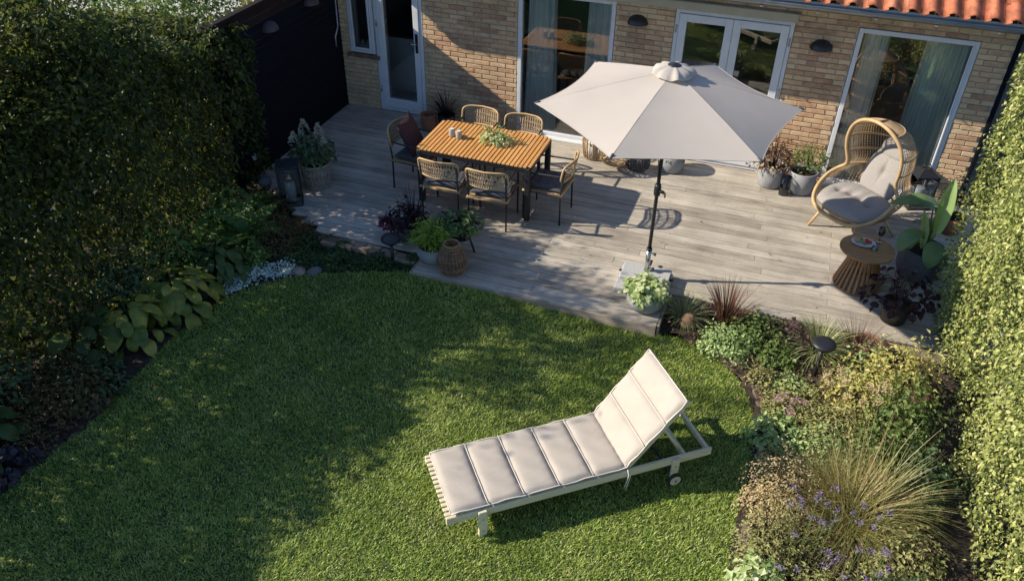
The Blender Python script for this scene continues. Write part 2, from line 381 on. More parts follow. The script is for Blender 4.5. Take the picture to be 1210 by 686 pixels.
# ------------------------------------------------------------------ the ground
gz = B(); gz.add([(-150,-100,-.24),(150,-100,-.24),(150,200,-.24),(-150,200,-.24)], [(0,1,2,3)])
tag(gz.build('ground', M_soil), kind='structure')
pv = B(); pv.add([(-60,-30,-.20),(-8.2,-30,-.20),(-8.2,60,-.20),(-60,60,-.20)], [(0,1,2,3)])
tag(pv.build('paved_yard', M_paving), kind='structure')

LAWN = [(-5.0,-3),(-5.3,1.5),(-5.38,2.79),(-5.25,3.58),(-5.31,4.33),(-5.36,5.13),(-5.22,5.80),(-4.78,6.21),(-4.2,6.47),(-3.61,6.68),(-3.45,6.69),
        (-.71,6.69),(-.49,6.78),(-.02,6.55),(.29,6.21),(.42,5.77),(.43,5.13),(.38,4.38),(.42,3.6),(.5,1.5),(.6,-3)]
def inside(poly, X, Y):
    r = np.zeros(X.shape, bool); j = len(poly)-1
    for i in range(len(poly)):
        xi, yi = poly[i]; xj, yj = poly[j]
        c = ((yi > Y) != (yj > Y)) & (X < (xj-xi)*(Y-yi)/(yj-yi+1e-12)+xi); r ^= c; j = i
    return r
def smooth_poly(p, it=2):
    for _ in range(it):
        q = []
        for i in range(len(p)):
            a, b = p[i], p[(i+1)%len(p)]
            q += [(a[0]*.75+b[0]*.25, a[1]*.75+b[1]*.25), (a[0]*.25+b[0]*.75, a[1]*.25+b[1]*.75)]
        p = q
    return p
LAWN_S = smooth_poly(LAWN, 2)
def LZ(x, y): return -.145+.10*np.clip((y-5.5)/1.1, 0, 1)*np.clip((-x-.8)/1.9, 0, 1)
gx, gy = np.meshgrid(np.arange(-5.45, .62, .04), np.arange(-3, 6.82, .04))
cx = (gx[:-1,:-1]+gx[1:,1:])/2; cy = (gy[:-1,:-1]+gy[1:,1:])/2; jj, ii = np.nonzero(inside(LAWN_S, cx, cy)); b_ = jj*gx.shape[1]+ii
lawn = tag(npmesh('lawn', np.stack([gx.ravel(), gy.ravel(), LZ(gx, gy).ravel()], 1), np.stack([b_, b_+1, b_+gx.shape[1]+1, b_+gx.shape[1]], 1), M_lawnbase), kind='structure')
# grass blades
N = 330000
X = RNG.uniform(-5.4, .6, N); Y = RNG.uniform(1.6, 6.8, N); k = inside(LAWN_S, X, Y); X = X[k]; Y = Y[k]; n = len(X)
a = RNG.uniform(0, 2*PI, n); L = RNG.uniform(.022, .046, n)*(1+.22*np.sin(X*5+Y*3)*np.sin(Y*7-X*2)+.25*np.sin(X*19+Y*11)*np.sin(Y*23-X*9)); t = RNG.uniform(.35, 1.25, n)
L = L*(1+.9*np.clip((Y-6.5)/.15, 0, 1)*(X < -.6)*RNG.random(n)); P0 = np.stack([X, Y, LZ(X, Y)-.002], 1); d = np.stack([np.cos(a)*np.sin(t), np.sin(a)*np.sin(t), np.cos(t)], 1)
sd_ = np.stack([-np.sin(a), np.cos(a), np.zeros(n)], 1)*.0028
d2 = d.copy(); d2[:, 2] *= .35
P1 = P0+d*(L*.55)[:, None]; P2 = P1+unit(d2)*(L*.5)[:, None]
V = np.stack([P0-sd_, P0+sd_, P1+sd_*.8, P1-sd_*.8, P2], 1).reshape(-1, 3); ix = np.arange(n)[:, None]*5
F = np.concatenate([ix+[0,1,2], ix+[0,2,3], ix+[3,2,4]], 0)
tag(npmesh('lawn_grass', V, F, M_grass, None, smooth=False), 'short mown green grass growing over the whole lawn', 'grass', kind='stuff')

def soil_patch(name, x0, x1, y0, y1, zb=-.125, test=None, step=.05):
    nx = int((x1-x0)/step)+1; ny = int((y1-y0)/step)+1
    gx, gy = np.meshgrid(np.linspace(x0, x1, nx), np.linspace(y0, y1, ny))
    z = zb+.018*np.sin(gx*7+gy*3)*np.sin(gy*9)+RNG.normal(size=gx.shape)*.008
    V = np.stack([gx.ravel(), gy.ravel(), z.ravel()], 1); F = []
    cx = (gx[:-1,:-1]+gx[1:,1:])/2; cy = (gy[:-1,:-1]+gy[1:,1:])/2; ok = ~inside(LAWN_S, cx, cy)
    if test is not None: ok &= test(cx, cy)
    jj, ii = np.nonzero(ok); b = jj*nx+ii; F = np.stack([b, b+1, b+nx+1, b+nx], 1)
    return tag(npmesh(name, V, F, M_soil), kind='structure')
def deck_left(y):      # left end of the deck boards, along the planted bank
    pts = [(6.6,-3.47),(7.02,-3.47),(7.03,-4.5),(7.1,-4.85),(7.2,-5.1),(7.35,-5.35),(7.56,-5.65),(7.8,-6.1),(7.95,-6.32)]
    if y <= 6.6: return -3.47
    for (ya, xa), (yb, xb) in zip(pts, pts[1:]):
        if y <= yb: return xa+(xb-xa)*(y-ya)/(yb-ya)
    return -6.32
soil_patch('left_flower_bed_soil', -7.3, -3.4, -1, 8.3, -.12, lambda x, y: (y < 6.9) | (x < np.vectorize(deck_left)(y)+.12))
soil_patch('right_flower_bed_soil', -.72, 3.2, 0, 8.0, -.11, lambda x, y: y < 7.33)
# dry litter on the right bed, bare bits on the left
def litter(name, poly, n, m, z, label, ll=.035, seed=0):
    g = np.random.default_rng(seed); poly = np.array(poly)
    X = g.uniform(poly[:,0].min(), poly[:,0].max(), n); Y = g.uniform(poly[:,1].min(), poly[:,1].max(), n)
    k = inside([tuple(p) for p in poly], X, Y); X = X[k]; Y = Y[k]; n = len(X)
    C = np.stack([X, Y, np.full(n, z)+g.random(n)*.02], 1)
    Nn = g.normal(size=(n,3))*.45+np.array([0,0,1]); T = g.normal(size=(n,3))
    return tag(leaves(name, C, Nn, T, g.uniform(.5, 1.3, n)*ll, m, None, .5), label, 'ground cover', kind='stuff')
litter('leaf_litter', [(-.55,6.75),(.0,6.5),(.4,6.1),(.55,5.5),(1.5,5.6),(1.7,7.2),(-.5,7.3)], 3800, M_litter, -.10, 'dry brown leaf litter lying between the plants of the right bed')
litter('leaf_litter', [(-5.6,2.0),(-5.5,5.6),(-4.8,6.35),(-3.6,6.85),(-3.6,7.0),(-6.2,7.4),(-6.2,2)], 2000, M_litter, -.105, 'dry brown leaf litter lying under the shaded plants of the left bed', seed=3)

# edging bricks along the lawn
def edging(pts, name_label, label, step=.205, wd=.10):
    e = empty('lawn_edging', (0,0,0), 0, None, None, None, 'structure')
    me = B().box((-.095,-.05,-.05),(.095,.05,.025),.012).mesh('edging_brick', M_edge)
    P = [Vector((*p, 0)) for p in pts]; seglen = [(b-a_).length for a_, b in zip(P, P[1:])]; tot = sum(seglen); s = .1
    while s < tot:
        q = s
        for i, l in enumerate(seglen):
            if q <= l: break
            q -= l
        d = (P[i+1]-P[i]).normalized(); p = P[i]+d*q
        place(me, 'edging_brick', None, e, (p.x+random.uniform(-.008,.008), p.y+random.uniform(-.008,.008), -.135+random.uniform(-.008,.008)), (random.uniform(-.05,.05), random.uniform(-.05,.05), math.atan2(d.y, d.x)+random.uniform(-.05,.05)))
        s += step
    return e
edging_left = edging([(-5.38,1.0),(-5.45,2.0),(-5.46,2.79),(-5.33,3.58),(-5.39,4.33),(-5.44,5.13),(-5.30,5.86),(-4.84,6.29),(-4.25,6.55),(-3.66,6.77)], '', '')
edging([(-.47,6.86),(-.2,6.76),(.05,6.6),(.24,6.42),(.38,6.2),(.47,5.95),(.51,5.7),(.52,5.1),(.47,4.4),(.51,3.6),(.58,2.0)], '', '')
# tan pavers between the deck and the bank
e = empty('paver_edge', kind='structure')
for c_ in edging_left.children if False else CH.get(edging_left.name, []): c_.location.z -= .032
pm = B().box((-.10,-.035,-.04),(.10,.035,.02),.006).mesh('paver', mat('tan_paver', [(.22,.16,.11),(.33,.25,.18)], 20, .9, .5, 80, obj=.5))
for r_ in range(2):
    for i in range(6):
        x = -4.72+i*.205+r_*.07; y = 6.995-r_*.075+.02*math.sin(i*.8)-(.05 if i < 2 else 0)*0
        place(pm, 'paver', None, e, (x, y, -.035), (random.uniform(-.04,.04), random.uniform(-.04,.04), random.uniform(-.09, .09)))

# ------------------------------------------------------------------ the deck
deck = empty('wooden_deck', kind='structure')
row = 0; y = 6.70; dmesh = {}
while y < 10.49:
    x0 = deck_left(y+.07); x1 = -.70 if y < 7.26 else 2.75
    joints = []
    if x1 > 0: joints = [random.choice([-2.75,-2.2,-3.1,-2.5]), .12+.10*((row*7)%3-1), 2.4] if row % 2 else [-3.9+.3*((row*5)%3), -.9-.25*(row%3), .95]
    elif row % 2: joints = [-2.1]
    xs = [x0]+[j for j in joints if x0+.4 < j < x1-.3]+[x1]
    y1 = min(y+.1125, 10.50)
    for a_, b_ in zip(xs, xs[1:]):
        dz = random.uniform(-.0015, .0015)
        bb = B().box((a_+.0015-(a_+b_)/2, -(y1-y)/2, -.028), (b_-.0015-(a_+b_)/2, (y1-y)/2, 0), .003)
        o = bb.build('deck_board', M_deck, deck, ((a_+b_)/2, (y+y1)/2, dz)); o.rotation_euler = (random.uniform(-.003,.003), 0, 0)
    row += 1; y += .1205
B().box((-3.47, 6.672, -.17), (-.705, 6.698, -.004), .003).build('fascia_board', M_step, deck)
B().box((-.698, 6.70, -.17), (-.672, 7.26, -.004), .003).build('fascia_board', M_step, deck)
B().box((-.672, 7.235, -.17), (2.75, 7.257, -.004), .003).build('fascia_board', M_step, deck)
B().box((-3.497, 6.672, -.17), (-3.472, 7.0, -.004), .003).build('fascia_board', M_step, deck)
jb = B()
for yj in (6.9, 7.5, 8.2, 8.9, 9.6, 10.3): jb.box((-3.4 if yj < 7.1 else (-6.3 if yj > 7.8 else -5.0), yj-.02, -.19), (-.75 if yj < 7.2 else 2.7, yj+.02, -.031))
jb.build('joist', M_step, deck)

# ------------------------------------------------------------------ the house
WY = 10.5
house = empty('brick_house', (0, 0, 0), 0, 'low yellow brick house with white windows and a red tiled roof', 'house')
OPEN = [(-6.19,-5.775,.86,2.12), (-5.755,-4.985,0,2.14), (-3.56,-2.215,0,2.06), (-1.45,.01,0,2.06), (.735,2.065,0,2.08)]
WT = 2.55; XL, XR = -6.36, 2.42
# mortar core around the openings
core = B(); xs = sorted({XL, XR, *[o[0] for o in OPEN], *[o[1] for o in OPEN]})
for a_, b_ in zip(xs, xs[1:]):
    hit = [o for o in OPEN if o[0] <= a_+1e-6 and o[1] >= b_-1e-6]
    if not hit: core.box((a_, WY+.006, -.2), (b_, WY+.30, WT))
    else:
        o = hit[0]
        if o[2] > 0: core.box((a_, WY+.006, -.2), (b_, WY+.30, o[2]-.06 if o[2]>.5 else o[2]))
        core.box((a_, WY+.006, o[3]), (b_, WY+.30, WT))
core.build('wall', M_mortar, house)
rects = []
BW, BH, JT = .228, .055, .012
for c_ in range(37):
    z0 = .005+c_*(BH+JT); z1 = z0+BH
    if z1 > 2.5: break
    off = -(BW+JT)/2*(c_ % 2)
    x = XL+off
    while x < XR:
        a_, b_ = max(x, XL), min(x+BW, XR)
        segs = [(a_, b_)]
        for o in OPEN:
            if z1 > o[2]-.06 and z0 < o[3]:
                ns = []
                for p, q in segs:
                    if q <= o[0] or p >= o[1]: ns.append((p, q)); continue
                    if p < o[0]-.03: ns.append((p, o[0]-.003))
                    if q > o[1]+.03: ns.append((o[1]+.003, q))
                segs = ns
        for p, q in segs:
            if q-p > .03: rects.append((p, q, z0, z1))
        x += BW+JT
def vis(r_):   # how large a brick shows: the ones behind the cream lintel and under the eaves do not
    p, q, z0, z1 = r_
    if z0 > 2.12: return -1
    if -3.6 < (p+q)/2 < .05 and z0 > 2.0: return -1
    return (q-p)*10/math.sqrt(((p+q)/2)**2+110+(5.25-z0)**2)
rects.sort(key=vis, reverse=True)
bm_cache = {}
for i, (p, q, z0, z1) in enumerate(rects[:300]):
    k = (round((q-p)*100), i % 3)
    if k not in bm_cache:
        w_ = k[0]/200; h_ = BH/2
        bm_cache[k] = B().box((-w_, -.012, -h_), (w_, .02, h_), .004).mesh('brick', M_brick)
    place(bm_cache[k], 'brick', None, house, ((p+q)/2, WY+random.uniform(-.003,.0035), (z0+z1)/2+random.uniform(-.001,.001)), (random.uniform(-.012,.012), 0, random.uniform(-.008,.008)))
rb = B()
for p, q, z0, z1 in rects[300:]:
    d = random.uniform(-.003,.0035); rb.box((p, WY-.012+d, z0), (q, WY+.02+d, z1), .003)
tag(rb.build('bricks', M_brick, house), kind='stuff')

def casement(x0, x1, z0, z1, f, parts=1, handle=False, depth=.09, yf=None, name='window'):
    """frame with parts leaves, each with a glass pane"""
    yf = WY-.012 if yf is None else yf
    b = B(); y0, y1 = yf, yf+depth
    b.box((x0, y0, z0), (x0+f, y1, z1), .004); b.box((x1-f, y0, z0), (x1, y1, z1), .004)
    b.box((x0+f, y0, z1-f), (x1-f, y1, z1), .004); b.box((x0+f, y0, z0), (x1-f, y1, z0+f), .004)
    o = b.build(name, M_white, house)
    B().box((x0+f, y0+.04, z0+f), (x1-f, y0+.052, z1-f)).build('pane', M_window, o)
    return o, y0
# small kitchen window with brick sill
o, _ = casement(-6.185, -5.78, .86, 2.12, .05)
b = B(); b.box((-6.135, WY-.03, .91), (-6.105, WY-.0125, 2.07), .003)
b.box((-5.86, WY-.03, .91), (-5.83, WY-.0125, 2.07), .003); b.box((-6.105, WY-.03, .91), (-5.86, WY-.0125, .94), .003); b.build('sash', M_white, o)
sl = B(); x = -6.24
while x < -5.76:
    sl.box((x, WY-.045, .79), (x+.052, WY+.05, .848), .004); x += .06
sl.build('window_sill', mat('sill_brick', [(.15,.09,.07),(.25,.17,.13)], 14, .9, .6, 80, isl=.6), house)
# glass jars on the sill inside
# kitchen door
door, _ = casement(-5.75, -4.99, .01, 2.12, .052, name='door')
b = B(); x0, x1, z0, z1, f = -5.694, -5.046, .07, 2.06, .085; y0, y1 = WY-.028, WY+.03
b.box((x0, y0, z0), (x0+f, y1, z1), .004); b.box((x1-f, y0, z0), (x1, y1, z1), .004); b.box((x0+f, y0, z1-f), (x1-f, y1, z1), .004); b.box((x0+f, y0, z0), (x1-f, y1, z0+.13), .004)
b.build('door_leaf', M_white, door)
b = B(); b.box((-5.105, WY-.042, .98), (-5.065, WY-.026, 1.26), .004); b.build('lock_plate', M_black, door)
b = B(); b.tube([(-5.085, WY-.03, 1.12), (-5.085, WY-.085, 1.12)], .009, 8); b.tube([(-5.085, WY-.083, 1.12), (-5.21, WY-.083, 1.12)], .009, 8); b.build('handle', M_steel, door)
for zz in (.3, 1.3): B().tube([(-5.715, WY-.03, zz), (-5.715, WY-.03, zz+.09)], .009, 6).build('hinge', M_steel, door)
# big left window
lw, _ = casement(-3.555, -2.22, .02, 2.05, .055)
B().box((-3.56, WY-.10, -.0), (-2.21, WY-.014, .03), .006).build('window_sill', M_white, house)
# french doors, two leaves
fd, _ = casement(-1.445, .005, .01, 2.05, .05, name='french_door')
for s0, s1 in ((-1.392, -.722), (-.718, -.048)):
    b = B(); z0, z1, f = .065, 1.995, .095; y0, y1 = WY-.03, WY+.025
    b.box((s0, y0, z0), (s0+f, y1, z1), .004); b.box((s1-f, y0, z0), (s1, y1, z1), .004); b.box((s0+f, y0, z1-f), (s1-f, y1, z1), .004); b.box((s0+f, y0, z0), (s1-f, y1, z0+.13), .004)
    b.build('door_leaf', M_white, fd)
b = B()
for zz in (.3, 1.1, 1.75):
    for xx in (-1.42, -.02): b.tube([(xx, WY-.03, zz), (xx, WY-.03, zz+.1)], .009, 6)
b.build('hinge', M_gutter, fd)
b = B(); b.tube([(-.76, WY-.04, 1.05), (-.76, WY-.085, 1.05), (-.86, WY-.087, 1.05)], .008, 6); b.build('handle', M_steel, fd)
# right window
rw, _ = casement(.74, 2.06, .02, 2.07, .055)
b = B(); b.box((1.985, WY-.034, .075), (2.004, WY-.0125, 2.015), .003); b.build('sash', M_white, rw)
B().box((.735, WY-.10, -.0), (2.065, WY-.014, .03), .006).build('window_sill', M_white, house)
# lintel board and flashing
B().box((-3.62, WY-.10, 2.065), (.03, WY-.016, 2.165), .005).build('lintel_board', M_cream, house)
B().box((-3.64, WY-.13, 2.168), (.05, WY-.016, 2.180), .003).build('flashing', M_gutter, house)
# eaves: fascia, gutter, soffit
B().box((XL, 9.96, 2.40), (2.9, 9.985, 2.52), .003).build('fascia_board', M_white, house)
B().box((XL, 9.988, 2.46), (2.9, WY+.3, 2.485)).build('soffit', M_white, house)
g = B(); prof = [(math.cos(t_)*.055, math.sin(t_)*.055) for t_ in np.linspace(PI, 2*PI, 9)]
prof2 = [(x*.90, z*.90) for x, z in prof[::-1]]
pr = prof+prof2; n_ = len(pr); vs = []
for xx in (XL, 2.9): vs += [(xx, 9.895+p[0], 2.44+p[1]) for p in pr]
g.add(vs, [(i, (i+1)%n_, n_+(i+1)%n_, n_+i) for i in range(n_)]+[tuple(range(n_)), tuple(range(n_, 2*n_))[::-1]])
g.tube([(XL, 9.836, 2.444), (2.9, 9.836, 2.444)], .009, 6)
g.build('gutter', M_gutter, house)
x = -6.0
while x < 2.9:
    B().box((x, 9.833, 2.375), (x+.022, 9.96, 2.383)).build('gutter_bracket', M_gutter, house); x += .62
# roof tiles: s-shaped pantiles
tw, tl, sl_ = .203, .36, R(24)
def tile_mesh():
    nx = 10; vs = []; fs = []
    for j, yy in enumerate((0, tl)):
        for i in range(nx+1):
            u = i/nx; xx = u*(tw+.018)
            zz = .034*math.sin(u*2*PI*.92+.2)+(0 if j else .018)
            vs.append((xx, yy, zz))
    for i in range(nx+1):
        u = i/nx; vs.append((u*(tw+.018), 0, .034*math.sin(u*2*PI*.92+.2)+.0))
    fs += [(i, i+1, nx+2+i, nx+1+i) for i in range(nx)]
    fs += [(2*(nx+1)+i, 2*(nx+1)+i+1, i+1, i) for i in range(nx)]
    b = B(); b.add(vs, fs, True); return b.mesh('roof_tile', M_tile)
tm = tile_mesh(); nrow = 3; ty, tz = 9.80, 2.515
for r_ in range(nrow):
    yy = ty+r_*.30*math.cos(sl_); zz = tz+r_*.30*math.sin(sl_)
    x = -6.4
    while x < 2.9:
        place(tm, 'roof_tile', None, house, (x, yy+random.uniform(-.006,.006), zz+random.uniform(-.003,.003)), (sl_, 0, random.uniform(-.01,.01))); x += tw
b = B(); y2 = 12.6
b.add([(XL-.1, 9.86, 2.49), (3.1, 9.86, 2.49), (3.1, y2, 2.49+(y2-9.86)*math.tan(sl_)), (XL-.1, y2, 2.49+(y2-9.86)*math.tan(sl_))], [(0,1,2,3)]); b.build('roof_deck', M_tilemoss, house)
# interior
b = B(); b.box((XL, WY+.3, -.05), (2.6, 14.6, .012)); b.build('interior_floor', M_floor_in, house)
b = B(); b.box((XL, 14.6, 0), (2.6, 14.7, 2.5)); b.box((XL-.1, WY+.3, 0), (XL, 14.6, 2.5)); b.box((2.42, WY+.3, 0), (2.6, 14.6, 2.5)); b.box((-4.3, WY+.3, 0), (-4.18, 14.6, 2.46))
b.build('interior_wall', M_wall_in, house)
b = B(); b.box((XL, WY+.3, 2.46), (2.6, 14.6, 2.485)); b.build('ceiling', M_wall_in, house)
b = B(); b.box((2.425, 10.47, -.2), (2.47, 12.5, 2.45), .004); b.build('gable_end', M_fence, house)

# dome wall lamps
def wall_lamp(loc, rz, label):
    o = empty('wall_lamp', loc, rz, label, 'wall lamp', 'dome wall lamps')
    b = B(); seg = 14; vs = []; rows = 6
    for j in range(rows+1):
        ph = PI/2*j/rows
        for i in range(seg+1):
            a_ = PI*i/seg
            vs.append((.135*math.cos(a_)*math.cos(ph), -.135*math.sin(a_)*math.cos(ph), .115*math.sin(ph)))
    fs = [(j*(seg+1)+i, j*(seg+1)+i+1, (j+1)*(seg+1)+i+1, (j+1)*(seg+1)+i) for j in range(rows) for i in range(seg)]
    b.add(vs, fs, True); b.add([(v[0]*.97, v[1]*.97, .004) for v in vs[:seg+1]], [tuple(range(seg+1))])
    b.build('lamp_shade', M_black if rz == 0 else mat('brown_lamp_paint', [(.05,.035,.035),(.07,.045,.045)], 6, .5), o)
    B().box((-.05, -.01, -.01), (.05, .0, .10), .003).build('wall_plate', M_black, o)
wall_lamp((-1.92, WY-.012, 1.80), 0, 'black dome wall lamp on the brick pillar left of the french doors')
wall_lamp((.36, WY-.012, 1.77), 0, 'black dome wall lamp between the french doors and the right window')

# curtains
def curtain(x0, x1, y, label, folds, flare=.0, seed=0):
    nx, nz = 60, 10; V = []; g = random.Random(seed); ph = g.uniform(0, 6)
    for j in range(nz+1):
        t_ = j/nz; zz = .02+2.02*(1-t_)
        for i in range(nx+1):
            u = i/nx; xx = x0+(x1-x0)*u+flare*t_*(u-.5)
            V.append((xx, y+.03*math.sin(u*folds*2*PI+ph+.4*t_)+.015*math.sin(u*folds*5+t_*3), zz))
    F = [(j*(nx+1)+i, j*(nx+1)+i+1, (j+1)*(nx+1)+i+1, (j+1)*(nx+1)+i) for j in range(nz) for i in range(nx)]
    b = B(); b.add(V, F, True); o = b.build('curtain', M_curtain)
    return tag(o, label, 'curtain', 'sage green curtains')
curtain(-3.44, -3.05, 10.605, 'sage green curtain hanging at the left side of the big window behind the table', 5, .1, 1)
curtain(-2.60, -2.26, 10.605, 'sage green curtain at the right side of the big window, by the umbrella', 4, .08, 2)
curtain(.83, 1.12, 10.605, 'narrow sage green curtain at the left side of the window behind the egg chair', 4, .02, 3)
curtain(1.52, 2.0, 10.605, 'wide sage green curtain at the right side of the window behind the egg chair', 6, .06, 4)
# kitchen units
k_ = empty('kitchen_counter', (-5.55, 12.0, .012), 0, 'white kitchen counter with dark worktop seen through the glass door', 'kitchen counter')
B().box((-.72, -.75, 0), (.14, .3, .86), .004).build('cabinet', M_cab, k_)
B().box((-.72, .302, 0), (.14, 1.3, .86), .004).build('oven_front', M_worktop, k_)
B().box((-.73, -.77, .862), (.16, 1.32, .90), .004).build('worktop', M_worktop, k_)
b = B(); b.tube([(-.2,.3,.90),(-.2,.3,1.15),(-.15,.25,1.22),(-.08,.2,1.18)], .012, 8); b.build('tap', M_steel, k_)
for zz in (.30, .58): B().box((.141, -.74, zz), (.146, .29, zz+.004)).build('drawer_gap', M_worktop, k_)
# small jars on the kitchen window board
wb = B().box((-6.2, WY+.10, .85), (-5.77, WY+.32, .88), .004).build('inner_window_board', M_white, house)
for i, xx in enumerate((-6.08, -6.0, -5.92)):
    b = B(); b.lathe([(.028,0),(.032,.02),(.032,.07),(.022,.085),(.022,.10)], 14, cap1=True)
    tag(b.build('glass_jar', M_cream_pot, None, (xx, WY+.18+.02*(i%2), .882)), ['leftmost','middle','rightmost'][i]+' of the small pale jars on the kitchen window board', 'jar', 'jars on the kitchen window board')

# ------------------------------------------------------------------ black timber fence
fence = empty('timber_fence', (-6.33, 0, 0), 0, 'black horizontal board fence at the left end of the deck', 'fence')
z = .0; i = 0; fm = B().box((-.012, -1.45, 0), (.010, 1.45, .092), .003).mesh('fence_board', M_fence); fmb = None
while z < 1.95:
    mm = fm
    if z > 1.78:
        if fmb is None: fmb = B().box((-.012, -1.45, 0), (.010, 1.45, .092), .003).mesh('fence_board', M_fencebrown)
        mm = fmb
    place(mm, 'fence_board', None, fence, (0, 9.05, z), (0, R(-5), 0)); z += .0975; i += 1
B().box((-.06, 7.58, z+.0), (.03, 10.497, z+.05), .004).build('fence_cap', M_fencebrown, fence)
for yy in (7.7, 9.0, 10.4): B().box((-.09, yy-.04, -.2), (-.016, yy+.04, 1.98), .004).build('post', M_fence, fence)
wall_lamp((-6.318, 8.73, 1.72), R(90), 'brown dome lamp on the black fence, the nearer of two')
wall_lamp((-6.318, 9.74, 1.76), R(90), 'brown dome lamp on the black fence, cut by the top of the photo')
b = B(); b.tube([(-6.30,10.40,2.05),(-6.30,10.38,1.25),(-6.30,10.28,1.13),(-6.30,10.28,.98)], .012, 8)
tag(b.build('drain_pipe', M_gutter), 'thin bent grey pipe running down the black fence by the house corner', 'pipe')
b = B(); b.tube([(-6.28,9.9,.03),(-6.28,10.43,.035)], .006, 6); tag(b.build('cable', M_gutter), 'short grey cable lying at the foot of the black fence near the house corner', 'cable')
o = empty('outdoor_socket', (-6.305, 7.95, .30), 0, 'small white outdoor socket low on the black fence beside the lantern', 'socket')
B().box((-.0, -.035, -.04), (.04, .035, .04), .006).build('socket_box', M_white, o); B().box((.041, -.02, -.02), (.046, .02, .02), .002).build('socket_cover', M_gutter, o)

# ------------------------------------------------------------------ hedges
def wav(y, z): return .07*np.sin(3.1*y+1.7*z)+.05*np.sin(7.3*y-4.1*z+1)+.03*np.sin(13*y+9*z)
def hedge_left():
    t = empty('tall_hedge', (-6.6, 5, -.14), 0, 'tall dark leafy hedge in shade along the left side of the garden', 'hedge')
    g = np.random.default_rng(21); Cs = []; Ns = []
    def top(y): return 2.06+.30*np.clip((y-4.3)/.7,0,1)*np.clip((7.0-y)/.8,0,1)+.10*np.sin(y*2.3)+.05*np.sin(y*6.1)+.05*np.sin(y*11)
    n = 62000                                      # front face and depth
    y = g.uniform(-1.5, 7.95, n); z = -.1+(top(y)+.1)*g.random(n)**.85; depth = g.random(n)**1.6*.75
    x = -6.22+wav(y, z)-depth
    thin = (np.sin(y*9+z*5)+np.sin(y*4-z*11)+np.sin(y*17+z*3)+g.normal(size=n)*.8) < 1.9      # gaps that let the light through
    P = np.stack([x, y, z-.0], 1)[thin]; Cs.append(P); Ns.append(np.tile([.8, 0, .5], (len(P), 1)))
    n = 9000                                       # back face
    y = g.uniform(-1.5, 7.95, n); z = -.1+(top(y)+.1)*g.random(n); x = -7.75+wav(y, z)+g.normal(size=n)*.08
    Cs.append(np.stack([x, y, z], 1)); Ns.append(np.tile([-.8, 0, .5], (n, 1)))
    n = 24000                                      # top
    y = g.uniform(-1.5, 7.95, n); x = g.uniform(-7.85, -6.15, n); z = top(y)+.06*np.sin(x*9)*np.sin(y*7)+g.normal(size=n)*.05
    Cs.append(np.stack([x, y, z], 1)); Ns.append(np.tile([0, 0, 1.], (n, 1)))
    n = 5000                                       # the end by the fence
    x = g.uniform(-7.8, -6.1, n); z = g.uniform(.1, 2.05, n); y = 7.98+.05*np.sin(z*8+x*6)+g.normal(size=n)*.04
    Cs.append(np.stack([x, y, z], 1)); Ns.append(np.tile([.2, 1, .4], (n, 1)))
    C = np.concatenate(Cs); Nn = np.concatenate(Ns)+g.normal(size=C.shape)*.55
    T = g.normal(size=C.shape)*.6+np.array([.3, 0, -.8])
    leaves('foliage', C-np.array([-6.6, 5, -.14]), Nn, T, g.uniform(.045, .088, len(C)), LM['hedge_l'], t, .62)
    b = B()
    yy = -1.2
    while yy < 7.9:
        x0 = -6.6+random.uniform(-.1,.1)+6.6; h = 2.0
        pts = [(x0, yy-5, 0), (x0+random.uniform(-.1,.1), yy-5+random.uniform(-.1,.1), .8), (x0+random.uniform(-.2,.2), yy-5+random.uniform(-.2,.2), h)]
        b.tube(pts, [.028, .02, .008], 6)
        for q in range(5):
            zz = random.uniform(.4, 1.8); a_ = random.uniform(0, 2*PI)
            b.tube([(x0, yy-5, zz), (x0+.25*math.cos(a_), yy-5+.3*math.sin(a_), zz+.25)], [.009, .004], 4)
        yy += .32
    b.build('branches', M_twig, t)
hedge_left()
def small_tree(x, y, label, spec, seed, zt=2.2, hh=1.3):
    """loose shrub tree standing in / behind the left hedge, its crown above the hedge top"""
    t = empty('shrub_tree', (x, y, -.14), 0, label, 'tree'); g = np.random.default_rng(seed); rr = random.Random(seed)
    b = B(); b.tube([(0,0,0),(.05,.03,1.2),(0,.08,zt),(.08,.02,zt+hh*.8)], [.06,.045,.03,.008], 8)
    Cs = []; 
    for i in range(26):
        z0 = rr.uniform(1.4, zt+hh*.5); a_ = rr.uniform(0, 2*PI); ln = rr.uniform(.4, spec['r']); up = rr.uniform(.2,.7)
        tip = Vector((math.cos(a_)*ln, math.sin(a_)*ln*spec.get('yk', 1.3), z0+up)); st = Vector((0,.04,z0)); md = (st+tip)/2+Vector((0,0,.1))
        b.tube([st, md, tip], [.014,.009,.003], 5)
        n = spec['n']
        u = g.random(n)[:, None]; P = np.array(st)*(1-u)+np.array(tip)*u
        Cs.append(P[ (u[:,0] > .35) ]+g.normal(size=(int((u[:,0] > .35).sum()), 3))*spec.get('s', .10))
    b.build('trunk', M_twig, t); C = np.concatenate(Cs)
    leaves('crown', C, g.normal(size=C.shape)+np.array([0,0,.6]), g.normal(size=C.shape)+np.array([0,0,-.5]), g.uniform(.05,.085,len(C)), LM['hedge_l'], t, .55)
small_tree(-6.9, 5.45, 'loose dark shrub tree rising above the left hedge beside the pale yard', dict(r=1.15, n=420, s=.13), 3, 2.3, 1.3)
small_tree(-6.8, 4.35, 'taller loose shrub tree at the left edge of the photo above the hedge', dict(r=1.25, n=460, s=.14), 4, 2.7, 1.5)


